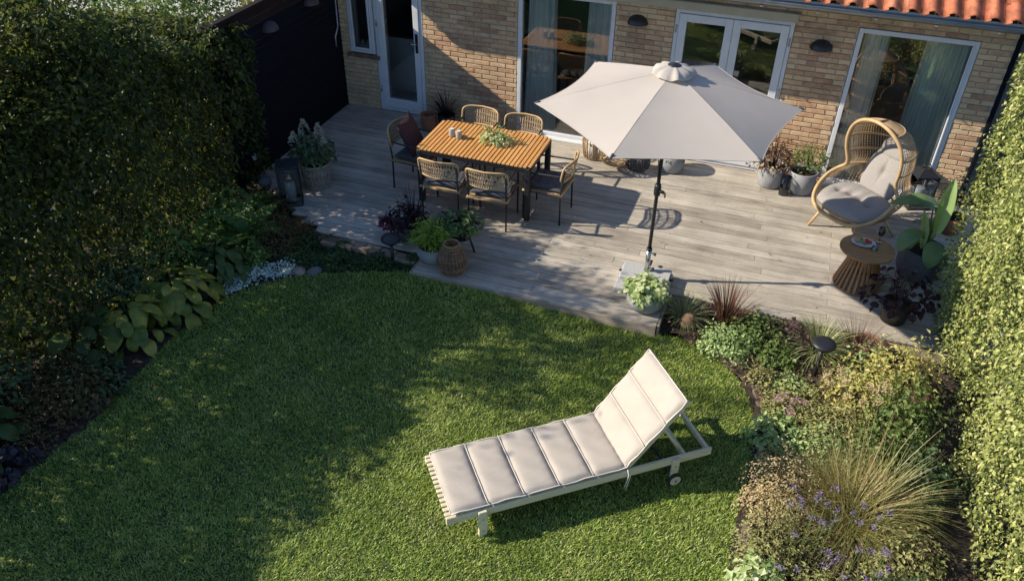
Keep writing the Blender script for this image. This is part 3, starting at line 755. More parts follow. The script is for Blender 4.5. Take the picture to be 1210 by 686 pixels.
def hedge_right():
    t = empty('clipped_hedge', (2.5, 5, -.14), 0, 'sunlit yellow green clipped hedge along the right side of the garden', 'hedge')
    g = np.random.default_rng(31); Cs = []; Ns = []
    def prof(z): return 2.07+.05*np.sin(z*2.5)-.06*np.clip((1.0-z),0,1)*-1
    n = 66000
    y = g.uniform(.2, 8.32, n); z = g.uniform(-.1, 2.70, n)+.0; depth = g.random(n)**1.8*.35
    x = prof(z)+wav(y, z)*.9+.035*np.sin(y*31+z*13)*np.sin(z*27-y*9)+depth*(1+.5*np.sin(y*23+z*5)*np.sin(z*19))
    P = np.stack([x, y, z], 1); Cs.append(P); Ns.append(np.tile([-.9, 0, .45], (n, 1)))
    n = 13000
    y = g.uniform(.2, 8.32, n); x = g.uniform(1.97, 3.1, n); z = 2.68+.06*np.sin(x*9)*np.sin(y*7)+g.normal(size=n)*.04
    Cs.append(np.stack([x, y, z], 1)); Ns.append(np.tile([0, 0, 1.], (n, 1)))
    n = 8000
    x = g.uniform(2.0, 3.1, n); z = g.uniform(-.1, 2.68, n); y = 8.32+.05*np.sin(z*8+x*6)+g.normal(size=n)*.05
    Cs.append(np.stack([x, y, z], 1)); Ns.append(np.tile([0, 1, .4], (n, 1)))
    n = 2600                                        # lower, darker shoulder at the deck corner
    x = g.uniform(1.98, 2.25, n); y = g.uniform(7.0, 8.0, n); z = g.uniform(-.1, .95, n)
    Cs.append(np.stack([x, y, z], 1)); Ns.append(np.tile([-.8, 0, .5], (n, 1)))
    C = np.concatenate(Cs); Nn = np.concatenate(Ns)+g.normal(size=C.shape)*.55
    T = g.normal(size=C.shape)*.7+np.array([-.3, 0, -.7])
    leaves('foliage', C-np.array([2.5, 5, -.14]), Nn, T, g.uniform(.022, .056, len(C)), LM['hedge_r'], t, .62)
    b = B(); yy = .4
    while yy < 8.0:
        for q in range(2):
            x0 = .1+q*.25
            b.tube([(x0, yy-5, 0), (x0+random.uniform(-.1,.1), yy-5+random.uniform(-.1,.1), 1.2), (x0, yy-5, 2.4)], [.03, .02, .008], 6)
        yy += .35
    b.build('branches', M_twig, t)
hedge_right()

# ------------------------------------------------------------------ dining table
tb = empty('dining_table', (-3.315, 8.585, 0), 0, 'slatted teak dining table with black metal legs', 'table')
LX, LY, TZ = .745, .45, .74
n_ = 28; pitch = 2*LX/n_
for i in range(n_):
    x = -LX+pitch*(i+.5); ly = LY-.008
    if i in (0, n_-1): ly = LY-.045
    if i in (1, n_-2): ly = LY-.014
    b = B().box((-pitch/2+.0065, -ly, -.018), (pitch/2-.0065, ly, 0), .003); b.build('slat', M_teak, tb, (x, 0, TZ+random.uniform(-.0006,.0006)))
b = B(); h0, h1 = TZ-.075, TZ-.0195
b.box((-LX+.06, -LY+.012, h0), (LX-.06, -LY+.035, h1), .003); b.box((-LX+.06, LY-.035, h0), (LX-.06, LY-.012, h1), .003)
b.box((-LX+.012, -LY+.06, h0), (-LX+.035, LY-.06, h1), .003); b.box((LX-.035, -LY+.06, h0), (LX-.012, LY-.06, h1), .003)
b.box((-.02, -LY+.036, h0+.02), (.02, LY-.036, h1), .002)
b.build('apron', M_black, tb)
lm = B().box((-.035, -.035, 0), (.035, .035, TZ-.0195), .014).mesh('leg', M_black)
for sx in (-1, 1):
    for sy in (-1, 1): place(lm, 'leg', None, tb, (sx*(LX-.045), sy*(LY-.045), 0))

# ------------------------------------------------------------------ dining chairs
def make_chair():
    t = empty('dining_chair')
    W, D = .245, .235
    for s in (-1, 1):
        b = B()      # side frame: front leg, arm, back upright in one bent tube
        b.tube([(s*W, D, 0), (s*W, D, .58), (s*W, D-.03, .63), (s*W, D-.08, .645), (s*W, -D+.02, .66), (s*W*1.0, -D-.02, .665)], .0115, 8)
        b.build('arm_frame', M_black, t)
        b = B(); b.tube([(s*(W-.01), -D, 0), (s*(W-.01), -D+.01, .42), (s*(W-.01), -D-.03, .74)], .0115, 8)
        b.build('leg', M_black, t)
    b = B(); b.tube([(-W, D, .40), (W, D, .40)], .011, 8); b.tube([(-W, -D+.01, .40), (W, -D+.01, .40)], .011, 8)
    b.tube([(-W, -D, .40), (-W, D, .40)], .011, 8); b.tube([(W, -D, .40), (W, D, .40)], .011, 8)
    b.build('seat_frame', M_black, t)
    # woven seat band
    b = B(); n = 30
    for i in range(n):
        x = -W+.02+(2*W-.04)*i/(n-1); b.box((x-.005, -D, .408), (x+.005, D, .414))
    for i in range(10):
        y = -D+.01+(2*D-.02)*i/9; b.box((-W+.01, y-.006, .4145), (W-.01, y+.006, .419))
    tag(b.build('woven_seat', M_rattan, t), kind='stuff')
    b = B(); b.tube([(-W-.004, -D-.006, .405), (W+.004, -D-.006, .405), (W+.006, D+.004, .405), (-W-.006, D+.004, .405)], .016, 8, closed=True); b.build('seat_rim', M_rattan_rim, t)
    # back: curved panel
    def bp(u, v):    # u -1..1, v 0..1
        x = u*(W+.012); return (x, -D-.055-.045*v+.075*u*u, .575+.235*v)
    rim = []
    for k in range(28):
        a = 2*PI*k/28; c, s_ = math.cos(a), math.sin(a); p = .38
        u = math.copysign(abs(c)**p, c); v = .5+.5*math.copysign(abs(s_)**p, s_)
        rim.append(bp(u*.985, v))
    B().tube(rim, .0125, 7, closed=True).build('back_rim', M_rattan_rim, t)
    b = B()
    def strip(pts, wd, dirv):
        V = []; 
        for p in pts:
            p = Vector(p); d = Vector(dirv)*wd
            V += [tuple(p-d), tuple(p+d)]
        V2 = [(q[0], q[1]-.004, q[2]) for q in V]; m_ = len(V)
        F = [(2*i, 2*i+1, 2*i+3, 2*i+2) for i in range(len(pts)-1)]+[(m_+2*i, m_+2*i+2, m_+2*i+3, m_+2*i+1) for i in range(len(pts)-1)]
        b.add(V+V2, F)
    for i in range(15):
        u = -.92+1.84*i/14; e_ = .03 if abs(u) < .85 else .09
        strip([bp(u, e_+(1-2*e_)*j/4) for j in range(5)], .0085, (1, 0, 0))
    for j in range(4):
        v = .12+.76*j/3; pts = [Vector(bp(-.96+1.92*i/34, v)) for i in range(35)]
        pts = [p+Vector((0, .004*(1 if (i+j) % 2 else -1), 0)) for i, p in enumerate(pts)]
        strip(pts, .008, (0, 0, 1))
    tag(b.build('woven_back', M_rattan, t), kind='stuff')
    # tufted cushion
    nx = ny = 18; V = []
    for top in (1, 0):
        for j in range(ny+1):
            for i in range(nx+1):
                x = -1+2*i/nx; y = -1+2*j/ny
                ed = (1-abs(x)**5)*(1-abs(y)**5)
                z = .035+(.034*ed**.5*(1) if top else -.028*ed**.5)
                if top:
                    for px_, py_ in ((-.5,-.5),(.0,-.5),(.5,-.5),(-.5,0),(0,0),(.5,0),(-.5,.5),(0,.5),(.5,.5)):
                        z -= .022*math.exp(-((x-px_)**2+(y-py_)**2)/.018)
                    z += .004*math.sin(9*x+5*y)*ed
                V.append((x*.228, y*.222+.005, .42+z))
    k = (nx+1)*(ny+1)
    F = [(j*(nx+1)+i, j*(nx+1)+i+1, (j+1)*(nx+1)+i+1, (j+1)*(nx+1)+i) for j in range(ny) for i in range(nx)]
    F += [tuple(k+q for q in f[::-1]) for f in F]
    per = [i for i in range(nx)]+[j*(nx+1)+nx for j in range(ny)]+[ny*(nx+1)+i for i in range(nx, 0, -1)]+[j*(nx+1) for j in range(ny, 0, -1)]
    F += [(per[i], k+per[i], k+per[(i+1)%len(per)], per[(i+1)%len(per)]) for i in range(len(per))]
    b = B(); b.add(V, F, True); b.build('seat_cushion', M_cush, t)
    return t
ch0 = make_chair()
spots = [(-3.62, 8.09, 0, 'rattan dining chair at the near left of the table, back to the lawn'),
 (-3.01, 8.06, R(3), 'rattan dining chair at the near right of the table, sun on its cushion'),
 (-3.67, 9.10, PI, 'rattan dining chair at the far left of the table, back to the wall'),
 (-3.05, 9.08, PI+R(2), 'rattan dining chair at the far right of the table, before the big window'),
 (-4.23, 8.55, R(-96), 'rattan dining chair at the left end of the table, burgundy pillow on it'),
 (-2.43, 8.45, R(88), 'rattan dining chair at the right end of the table, next to the umbrella')]
for i, (x, y, rz, lab) in enumerate(spots):
    c = ch0 if i == 0 else copy_tree(ch0)
    c.location = (x, y, 0); c.rotation_euler = (0, 0, rz); tag(c, lab, 'chair', 'rattan dining chairs around the table')
# burgundy pillow leaning on the left chair
def pillow(name, size, th, m, loc, rot, label, cat='pillow', parent=None, n=14, pinch=.18, wr=.006, seed=0, group=None):
    g = random.Random(seed); V = []
    for top in (1, -1):
        for j in range(n+1):
            for i in range(n+1):
                x = -1+2*i/n; y = -1+2*j/n
                e_ = max((1-x*x)*(1-y*y), 0)**.45
                sx = 1-pinch*(1-abs(y))*abs(x)**2*0.6; 
                V.append((x*size[0]/2*(1-pinch*.35*(1-y*y)), y*size[1]/2*(1-pinch*.35*(1-x*x)), top*th/2*e_+wr*math.sin(7*x+4*y+seed)*e_))
    k = (n+1)**2; F = [(j*(n+1)+i, j*(n+1)+i+1, (j+1)*(n+1)+i+1, (j+1)*(n+1)+i) for j in range(n) for i in range(n)]
    F += [tuple(k+q for q in f[::-1]) for f in F]
    b = B(); b.add(V, F, True); o = b.build(name, m, parent, loc, rot)
    return tag(o, label, cat, group) if label else o
pillow('pillow', (.46,.46), .15, M_burg, (-4.30, 8.54, .70), (R(0), R(66), R(6)), 'burgundy square pillow leaning against the back of the left end chair')
# table things
for i, (x, y) in enumerate(((-3.76, 8.60), (-3.655, 8.57))):
    o = empty('candle_jar', (x, y, .741), 0, ['speckled grey jar on the table, the left of the two by the slats end', 'speckled grey jar on the table, the right of the two, nearer the plant'][i], 'jar', 'speckled jars on the table')
    B().lathe([(.034,0),(.038,.01),(.038,.085),(.032,.10),(.032,.104),(.027,.104),(.027,.09)], 18).build('jar_body', M_cream_pot, o)
    B().tube([(0,0,.06),(0,0,.102)], .024, 14).build('candle', M_candle, o)
o = empty('table_plant', (-3.20, 8.64, .741), 0, 'low spreading pale green plant lying in the middle of the teak table', 'plant')
B().lathe([(.055,0),(.065,.02),(.062,.05),(.05,.052)], 16, cap1=True).build('bowl', M_cream_pot, o)
mound((0,0,.03), (.20,.13,.12), 240, .055, LM['varieg'], o, seed=5, ratio=.6, low=.15)
blades((0,0,.04), 26, .25, 1.35, .008, LM['green'], o, 'tendril', seed=3, droop=.9)

# ------------------------------------------------------------------ parasol
um = empty('parasol', (-.98, 7.455, 0), 0, 'round beige parasol with six panels on a dark pole over the deck', 'parasol')
RZ, TOPZ, RR_ = 2.05, 2.40, 1.29
ribs = [R(18+60*i) for i in range(6)]
def canz(t): return TOPZ-(TOPZ-RZ)*(t**1.12)
for i in range(6):
    a0, a1 = ribs[i], ribs[i]+R(60); V = []; nu, nv = 12, 14
    for j in range(nv+1):
        t = .04+.96*j/nv
        for k in range(nu+1):
            u = k/nu; p0 = Vector((math.cos(a0), math.sin(a0))); p1 = Vector((math.cos(a1), math.sin(a1)))
            q = p0*(1-u)+p1*u; s_ = 4*u*(1-u)
            rr = RR_*t*(1-.055*s_*t**3)
            V.append((q.x*rr, q.y*rr, canz(t)-.035*s_*t*(1-.3*t)-.0))
    F = [(j*(nu+1)+k, j*(nu+1)+k+1, (j+1)*(nu+1)+k+1, (j+1)*(nu+1)+k) for j in range(nv) for k in range(nu)]
    b = B(); b.add(V, F, True); b.build('canopy_panel', M_canopy, um)
    # hem and tip
    b = B(); b.tube([Vector(V[nv*(nu+1)+k]) for k in range(nu+1)], .0035, 5); b.build('hem', M_canopy, um)
    c, s_ = math.cos(a0), math.sin(a0)
    b = B(); b.tube([(c*(RR_-.05), s_*(RR_-.05), RZ+.016), (c*(RR_+.004), s_*(RR_+.004), RZ-.004)], [.013,.010], 7); b.build('rib_tip', M_cush, um)
    b = B(); b.tube([(c*RR_*q, s_*RR_*q, canz(q)-.016) for q in (.03,.3,.6,.97)], .007, 5); b.build('rib', M_black, um)
    b = B(); b.tube([(c*.04, s_*.04, 2.0), (c*RR_*.48, s_*RR_*.48, canz(.48)-.022)], .006, 5); b.build('strut', M_black, um)
    b = B(); b.tube([(c*RR_*q, s_*RR_*q, canz(q)+.001) for q in (.04,.3,.6,.98)], .0022, 4); b.build('seam', M_canopy, um)
b = B(); V = []; ns = 60
for j, (r_, z_) in enumerate(((.04,.078),(.09,.070),(.14,.056),(.180,.038),(.200,.0))):
    for k in range(ns):
        a = 2*PI*k/ns; wv = math.sin(9*a)*.5+math.sin(5*a+1)*.35+math.sin(14*a)*.25
        rr = r_*(1+.10*wv*j/4); V.append((rr*math.cos(a), rr*math.sin(a), TOPZ-.02+z_+.018*wv*j/4))
b.add(V, [(j*ns+k, j*ns+(k+1)%ns, (j+1)*ns+(k+1)%ns, (j+1)*ns+k) for j in range(4) for k in range(ns)], True); b.build('vent_cap', M_canopy, um)
B().lathe([(.060,0),(.062,.008),(.052,.014),(.03,.012),(.022,.022),(.0,.024)], 20, (0,0,TOPZ+.052)).build('finial', M_black, um)
B().tube([(0,0,.40),(0,0,TOPZ+.03)], .0195, 12).build('pole', M_black, um)
b = B(); b.lathe([(.03,1.07),(.036,1.09),(.036,1.18),(.03,1.2)], 14, cap1=True); b.tube([(0,0,1.13),(.07,-.03,1.13)], .018, 8); b.build('crank_box', M_black, um)
b = B(); b.tube([(.07,-.03,1.13),(.085,-.035,1.13),(.09,-.04,1.08)], .008, 6); b.build('crank_handle', M_black, um)
B().lathe([(.045,1.98),(.05,2.0),(.045,2.03)], 14, cap1=True).build('hub', M_black, um)
b = B(); b.tube([(0,0,.10),(0,0,.40)], .027, 14); b.build('base_tube', M_steel, um)
b = B(); b.tube([(0,0,.385),(0,0,.42)], .031, 12); b.build('collar', M_black, um)
for zz in (.17, .36):
    b = B(); b.tube([(.02,0,zz),(.06,-.01,zz)], .006, 6); b.tube([(.058,-.01,zz),(.078,-.015,zz)], .018, 10); b.build('knob', M_black, um)
b = B(); b.box((-.3,-.02,.06),(.3,.02,.066)); b.box((-.02,-.3,.0665),(.02,.3,.072)); b.build('cross_foot', M_black, um)
# granite slabs of the base
def slab(lo, hi, z0, z1, label):
    o = B().box((lo[0], lo[1], z0), (hi[0], hi[1], z1), .006).build('granite_slab', M_granite); return tag(o, label, 'slab', 'granite slabs weighing down the parasol')
slab((-1.265,7.13),(-.70,7.60),.002,.052,'speckled grey granite slab flat on the deck under the parasol pole, the lower one')
slab((-1.24,7.26),(-.715,7.56),.0745,.122,'speckled grey granite slab around the foot of the parasol pole, the upper one')

# ------------------------------------------------------------------ sun lounger
th = R(38.5)
lo_ = empty('sun_lounger', (-1.70, 3.63, -.14), th, 'pale wooden sun lounger with raised back on the lawn', 'sun lounger')
Lw, Lz, LL = .68, .28, 2.28       # x along, y across
for yy, nm in ((0.0, ''), (Lw-.028, '')):
    B().box((-.035, yy, Lz-.075), (LL, yy+.028, Lz), .004).build('side_rail', M_pale, lo_)
for xx in (.03, 2.02, LL-.04): B().box((xx, .0285, Lz-.065), (xx+.03, Lw-.0285, Lz-.012), .004).build('cross_rail', M_pale, lo_)
smm = B().box((-.024, .030, -.012), (.024, Lw-.030, 0), .003)
# foot end shows the row of slat ends
for i in range(13):
    y0 = .034+i*.0477; B().box((-.037, y0, Lz-.012), (1.46, y0+.034, Lz-.0005), .003).build('slat', M_pale, lo_)
# legs
for yy in (-.030, Lw+.001):
    B().box((.215, yy, .0), (.285, yy+.028, Lz+.004), .004).build('leg', M_pale, lo_)
    B().box((1.90, yy, .05), (1.965, yy+.028, Lz+.004), .004).build('leg', M_pale, lo_)
b = B(); b.tube([(1.93,-.05,.065),(1.93,Lw+.05,.065)], .010, 8); b.build('axle', M_black, lo_)
for s_, yy in ((-1, -.062), (1, Lw+.034)):
    o = B().tube([(1.93,yy,.065),(1.93,yy+.026,.065)], .063, 24).build('wheel', M_tyre, lo_)
    o2 = B().tube([(1.93,yy-.0015,.065),(1.93,yy+.0275,.065)], .050, 24).build('wheel_disc', M_pale, o)
    o3 = B().tube([(1.93,yy-.0045,.065),(1.93,yy+.0305,.065)], .011, 10).build('hub_cap', M_steel, o)
b = B()
for xx, zz in ((.25,.06),(.25,.20),(1.93,.21)): b.tube([(xx,-.034,zz),(xx,-.029,zz)], .008, 8)
b.build('bolt_heads', M_steel, lo_)
# raised back
ba = math.atan2(.60, .47); bl = .775; hx = 1.49
Mb = Matrix.Translation((hx, 0, Lz)) @ Matrix.Rotation(-ba, 4, 'Y')
for yy in (.032, Lw-.060):
    b = B(); b.box((0, yy, -.045), (bl, yy+.028, 0), .004); b.xf(Mb); b.build('back_rail', M_pale, lo_)
for i in range(9):
    x = .03+i*.082; b = B(); b.box((x, .062, -.012), (x+.055, Lw-.062, -.001), .003); b.xf(Mb); b.build('back_slat', M_pale, lo_)
for yy in (.085, Lw-.105):   # support struts
    p = Mb @ Vector((.46, yy, -.03)); b = B(); b.tube([tuple(p), (2.04, yy, Lz-.045)], .012, 6); b.build('support_strut', M_pale, lo_)
b = B(); p0 = Mb @ Vector((.46,.06,-.035)); p1 = Mb @ Vector((.46,Lw-.06,-.035)); b.tube([tuple(p0), tuple(p1)], .011, 8); b.build('support_bar', M_pale, lo_)
# cushion: five flat segments and three on the back
cz = .0
cu = empty('lounger_cushion', (-1.70, 3.63, -.14), th, 'beige ribbed cushion of eight segments lying on the sun lounger', 'cushion')
def cseg(l, x, M, wob):
    nx, ny = 12, 30; V = []
    for top in (1, -1):
        for i in range(nx+1):
            for j in range(ny+1):
                u = i/nx; v = -1+2*j/ny
                e_ = max((1-abs(2*u-1)**4), 0)**.5*max(1-abs(v)**10, 0)**.5
                z = .030+(.030 if top > 0 else -.024)*e_+.003*math.sin(v*4+wob)*e_*(top > 0)+(.0045*math.sin(v*23+wob*2+2*math.sin(u*4))*(1-e_)**.5*e_+.003*math.sin(v*9+u*7+wob*3)*e_)*(top > 0)
                yy = v*(Lw/2-.012-.008*(1-e_))+.004*math.sin(u*PI)*v; V.append(tuple(M @ Vector((x+u*l, Lw/2+yy, z+.002*wob/6))))
    k = (nx+1)*(ny+1); F = [(i*(ny+1)+j, (i+1)*(ny+1)+j, (i+1)*(ny+1)+j+1, i*(ny+1)+j+1) for i in range(nx) for j in range(ny)]
    F += [tuple(k+q for q in f[::-1]) for f in F]
    b = B(); b.add(V, F, True); return b.build('cushion_segment', M_beige, cu)
M0 = Matrix.Translation((0, 0, Lz+.0))
sl0 = .005; sw = (1.49-sl0)/5
for i in range(5): cseg(sw-.003, sl0+i*sw, M0, i*1.3)
Mc = Matrix.Translation((hx+.005, 0, Lz+.006)) @ Matrix.Rotation(-ba, 4, 'Y')
for i in range(3): cseg((bl+.0)/3-.003, i*bl/3, Mc, i*2.1+.5)
for i in range(6):
    x = sl0+i*sw; b = B(); b.tube([tuple(M0 @ Vector((x, .012+(Lw-.024)*j/12, .030+(.014 if 0<i<5 else .0)*1+.002*math.sin(j*1.7+i)))) for j in range(13)], .004, 6); b.build('seam_piping', M_beigeseam, cu)
for i in range(1, 4):
    x = i*bl/3; b = B(); b.tube([tuple(Mc @ Vector((x, .012+(Lw-.024)*j/12, .030+(.014 if i<3 else 0)))) for j in range(13)], .004, 6); b.build('seam_piping', M_beigeseam, cu)
for yy in (.010, Lw-.010):
    b = B()
    pts = [tuple(M0 @ Vector((sl0+j*.0742, yy+.003*math.sin(j*2.2), .030+.005*math.sin(j*1.3)))) for j in range(21)]; pts += [tuple(Mc @ Vector((j*bl/10, yy+.003*math.sin(j*2), .03+.004*math.sin(j*1.9)))) for j in range(1, 11)]
    b.tube(pts, .006, 6); b.build('edge_piping', M_beigeseam, cu)
b = B()
b.tube([(1.49,-.004,Lz+.02),(1.49,-.035,Lz-.02),(1.47,-.04,Lz-.10),(1.46,-.036,Lz-.16)], .004, 5)
b.tube([(1.49,-.004,Lz+.02),(1.505,-.036,Lz-.03),(1.485,-.042,Lz-.12),(1.475,-.04,Lz-.19)], .004, 5)
b.build('tie', M_beigeseam, cu)

# ------------------------------------------------------------------ egg chair
eg = empty('egg_chair', (1.16, 9.34, 0), R(-42), 'tall hooded rattan egg chair with grey cushions in front of the right window', 'egg chair')
# local frame: front is -y
rimL = [(0,-.47,.33),(-.20,-.455,.335),(-.36,-.38,.38),(-.455,-.24,.47),(-.475,-.09,.58),(-.44,.03,.655),(-.375,.06,.72),(-.355,.04,.81),(-.385,.0,.96),(-.385,-.03,1.12),(-.325,-.06,1.28),(-.19,-.09,1.40),(0,-.10,1.445)]
def catmull(P, closed=True, sub=4):
    P = [Vector(p) for p in P]; n = len(P); out = []
    for i in range(n if closed else n-1):
        p0, p1, p2, p3 = P[(i-1)%n] if closed or i else P[0], P[i], P[(i+1)%n], P[(i+2)%n] if closed or i+2 < n else P[-1]
        for k in range(sub):
            t = k/sub; out.append(.5*((2*p1)+(p2-p0)*t+(2*p0-5*p1+4*p2-p3)*t*t+(3*p1-p0-3*p2+p3)*t**3))
    if not closed: out.append(P[-1])
    return out
loop = rimL+[(-x,y,z) for x,y,z in rimL[-2:0:-1]]
B().tube(catmull(loop), .021, 10, closed=True).build('rim', M_rattan_rim, eg)
B().tube([Vector((p.x*.965, p.y+.03, p.z)) for p in catmull(loop)], .010, 7, closed=True).build('inner_rim', M_rattan, eg)
rl = catmull(rimL, False, 3)
def rim_at(z):       # half width and depth of the opening at a height (above the seat front)
    for a_, b_ in zip(rl, rl[1:]):
        if a_.z <= z <= b_.z+1e-6:
            t = (z-a_.z)/max(b_.z-a_.z, 1e-6); return abs(a_.x*(1-t)+b_.x*t), a_.y*(1-t)+b_.y*t
    return abs(rl[-1].x), rl[-1].y
def back_y(z): return .18+.36*math.sin(min(max((z-.2)/1.3, 0), 1)*PI)**.6 if z < .85 else -.10+.64*math.sqrt(max(1-((z-.75)/.72)**2, 0.0))
def shell(a, z):     # a -90..90 deg
    w_, y0 = rim_at(z); yb = max(back_y(z), y0+.01); sw_ = w_*(1+.10*math.cos(a))
    return (sw_*math.sin(a), y0+(yb-y0)*math.cos(a)**.9 if abs(a) < PI/2 else y0, z)
b = B(); na = 44
for i in range(na+1):
    a = -PI/2+PI*i/na; a *= .985
    pts = []
    for j in range(19):
        z = .345+(1.44-.345)*j/18
        pts.append(shell(a, z))
    b.tube(pts, .0042, 4, cap=False)
tag(b.build('weave', M_rattan, eg), kind='stuff')
for z in (.42, .68, .90, 1.10, 1.27, 1.36):
    b = B(); b.tube([shell(-PI/2+PI*i/20, z) for i in range(21)], .011 if z not in (.68, 1.10) else .014, 6); b.build('hoop', M_rattan_rim, eg)
b = B()
for z in np.arange(.78, 1.37, .034): b.tube([shell(R(-88)+R(46)*i/6, float(z)) for i in range(7)], .0036, 4, cap=False); b.tube([shell(R(42)+R(46)*i/6, float(z)) for i in range(7)], .0036, 4, cap=False)
tag(b.build('side_weave', M_rattan, eg), kind='stuff')
# seat bowl
b = B()
def bowl(a, t): # ellipse under the seat
    return (.44*math.cos(a)*(1-.35*t), -.08+.36*math.sin(a)*(1-.3*t), .40-.13*t+(.0 if True else 0))
for i in range(40):
    a = 2*PI*i/40; b.tube([bowl(a, t) for t in (0,.35,.7,1)], .006, 4, cap=False)
b.tube([bowl(2*PI*i/30, 1) for i in range(30)], .014, 6, closed=True); b.tube([bowl(2*PI*i/30, .5) for i in range(30)], .010, 6, closed=True)
for i in range(18):
    x = -.26+.52*i/17; h_ = .25*math.sqrt(max(1-(x/.287)**2, 0)); b.tube([(x,-.08-h_,.275),(x,-.08+h_,.275)], .006, 4)
tag(b.build('seat_weave', M_rattan, eg), kind='stuff')
for x, y, tx, ty in ((-.24,-.26,-.34,-.37),(.24,-.26,.33,-.39),(-.22,.14,-.33,.37),(.22,.14,.33,.37)):
    B().tube([(x,y,.33),(tx,ty,.0)], [.022,.015], 10).build('leg', M_rattan_rim, eg)
b = B(); b.tube([(-.24,-.26,.26),(.24,-.26,.26)], .012, 6); b.tube([(-.22,.14,.26),(.22,.14,.26)], .012, 6); b.build('stretcher', M_rattan_rim, eg)
ew = eg.matrix_basis if False else Matrix.Translation((1.16, 9.34, 0)) @ Matrix.Rotation(R(-42), 4, 'Z')
def puff(name, r, m, lp, rot, label, seed, power=.5, butt=()):
    """rounded upholstered cushion with tufts, r = half sizes"""
    nx, ny = 26, 22; V = []
    for top in (1, -1):
        for j in range(ny+1):
            for i in range(nx+1):
                x = -1+2*i/nx; y = -1+2*j/ny
                X_ = x*math.sqrt(1-.38*y*y); Y_ = y*math.sqrt(1-.38*x*x)
                e_ = max((1-abs(x)**4)*(1-abs(y)**4), 0)**power; z = top*e_
                for bx, by in butt:
                    z -= top*.5*math.exp(-((x-bx)**2+(y-by)**2)/.02)*e_
                if top > 0: 
                    for bx, by in butt: z -= .34*math.exp(-((x-bx)**2)/.003-((y-by)**2)/.2)*e_
                V.append((X_*r[0], Y_*r[1], z*r[2]))
    k = (nx+1)*(ny+1); F = [(j*(nx+1)+i, j*(nx+1)+i+1, (j+1)*(nx+1)+i+1, (j+1)*(nx+1)+i) for j in range(ny) for i in range(nx)]
    F += [tuple(k+q for q in f[::-1]) for f in F]
    b = B(); b.add(V, F, True); o = b.build(name, m)
    o.matrix_world = ew @ Matrix.Translation(lp) @ Matrix.Rotation(rot[2], 4, 'Z') @ Matrix.Rotation(rot[0], 4, 'X')
    return tag(o, label, 'cushion', 'grey cushions of the egg chair')
puff('seat_cushion', (.41,.34,.09), M_greycush, (0,-.10,.425), (R(5),0,0), 'wide grey tufted seat cushion lying in the egg chair', 1, .45, ((-.55,0),(-.2,.1),(.15,.1),(.5,0)))
puff('back_cushion', (.27,.31,.065), M_greycush, (0,.30,.70), (R(68),0,0), 'tall grey cushion leaning against the back of the egg chair', 2, .5, ((0,.1),))
puff('head_cushion', (.20,.13,.06), M_greycush, (0,.40,1.00), (R(72),0,0), 'small grey head cushion at the top inside the egg chair', 3, .5)

# ------------------------------------------------------------------ slatted stool table and snack
st = empty('side_table', (1.235, 8.20, 0), 0, 'round wooden side table on a flared slatted foot in front of the egg chair', 'side table')
TZ2 = .475
b = B(); b.lathe([(.0,TZ2-.03),(.268,TZ2-.03),(.283,TZ2-.024),(.283,TZ2-.006),(.277,TZ2),(0,TZ2)], 40, cap0=False); b.build('tabletop', M_teak_dark, st)
for i in range(26):
    a = 2*PI*i/26; b = B(); b.box((-.013,-.008,0),(.013,.008,1),.003)
    p0 = Vector((math.cos(a)*.245, math.sin(a)*.245, .02)); p1 = Vector((math.cos(a)*.125, math.sin(a)*.125, TZ2-.031)); d_ = (p1-p0)
    X_ = Vector((-math.sin(a), math.cos(a), 0)); Z_ = d_.normalized(); Y_ = Z_.cross(X_)
    Mm = Matrix(((X_.x, Y_.x, d_.x, p0.x), (X_.y, Y_.y, d_.y, p0.y), (X_.z, Y_.z, d_.z, p0.z), (0,0,0,1)))
    b.xf(Mm); b.build('slat', M_teak_dark, st)
b = B(); b.tube([(math.cos(2*PI*i/30)*.243, math.sin(2*PI*i/30)*.243, .016) for i in range(30)], .014, 6, closed=True); b.build('foot_ring', M_teak_dark, st)
b = B(); b.tube([(math.cos(2*PI*i/30)*.155, math.sin(2*PI*i/30)*.155, .30) for i in range(30)], .010, 6, closed=True); b.build('inner_ring', M_teak_dark, st)
tz = TZ2+.001
pl = B().lathe([(.05,0),(.055,.003),(.10,.010),(.118,.016),(.116,.019),(.098,.013),(.055,.007),(0,.007)], 28, sx=1.1, sy=.85).build('plate', M_plate, None, (1.19,8.28,tz)); tag(pl, 'blue and white patterned plate with snacks on the side table', 'plate')
for i, (x, y, r_, m_, nm, lab) in enumerate((
    (1.125,8.285,.033,M_bread,'bread_roll','round brown roll at the left of the snack plate'),
    (1.16,8.33,.024,M_bread,'bread_roll','smaller brown roll at the back of the snack plate'),
    (1.22,8.31,.023,M_tomato,'tomato','red tomato at the back of the snack plate'),
    (1.255,8.285,.021,M_tomato,'tomato','red tomato at the right edge of the snack plate'),
    (1.215,8.265,.018,M_tomato,'tomato','small red tomato at the front of the snack plate'),
    (1.18,8.27,.015,M_grape,'grape','green grape in the middle of the snack plate'),
    (1.195,8.245,.014,M_grape,'grape','green grape at the front rim of the snack plate'))):
    tag(B().blob((0,0,0), (r_,r_,r_*.85), i, .04).build(nm, m_, None, (x,y,tz+.009+r_*.8)), lab, nm.replace('_', ' '))
o = empty('wine_glass', (1.345,8.36,tz), 0, 'stemmed glass of dark red wine standing on the side table', 'wine glass')
B().lathe([(.036,0),(.036,.002),(.006,.006),(.004,.07),(.02,.085),(.038,.115),(.040,.15),(.033,.185),(.032,.185),(.039,.15),(.037,.115),(.018,.088),(0,.082)], 20).build('glass_bowl', M_clear, o)
B().lathe([(.0,.087),(.017,.090),(.035,.116),(.0375,.14),(0,.14)], 18, cap0=False).build('wine', M_wine, o)
o = empty('tumbler', (1.30,8.17,tz), 0, 'small clear glass standing near the front edge of the side table', 'glass')
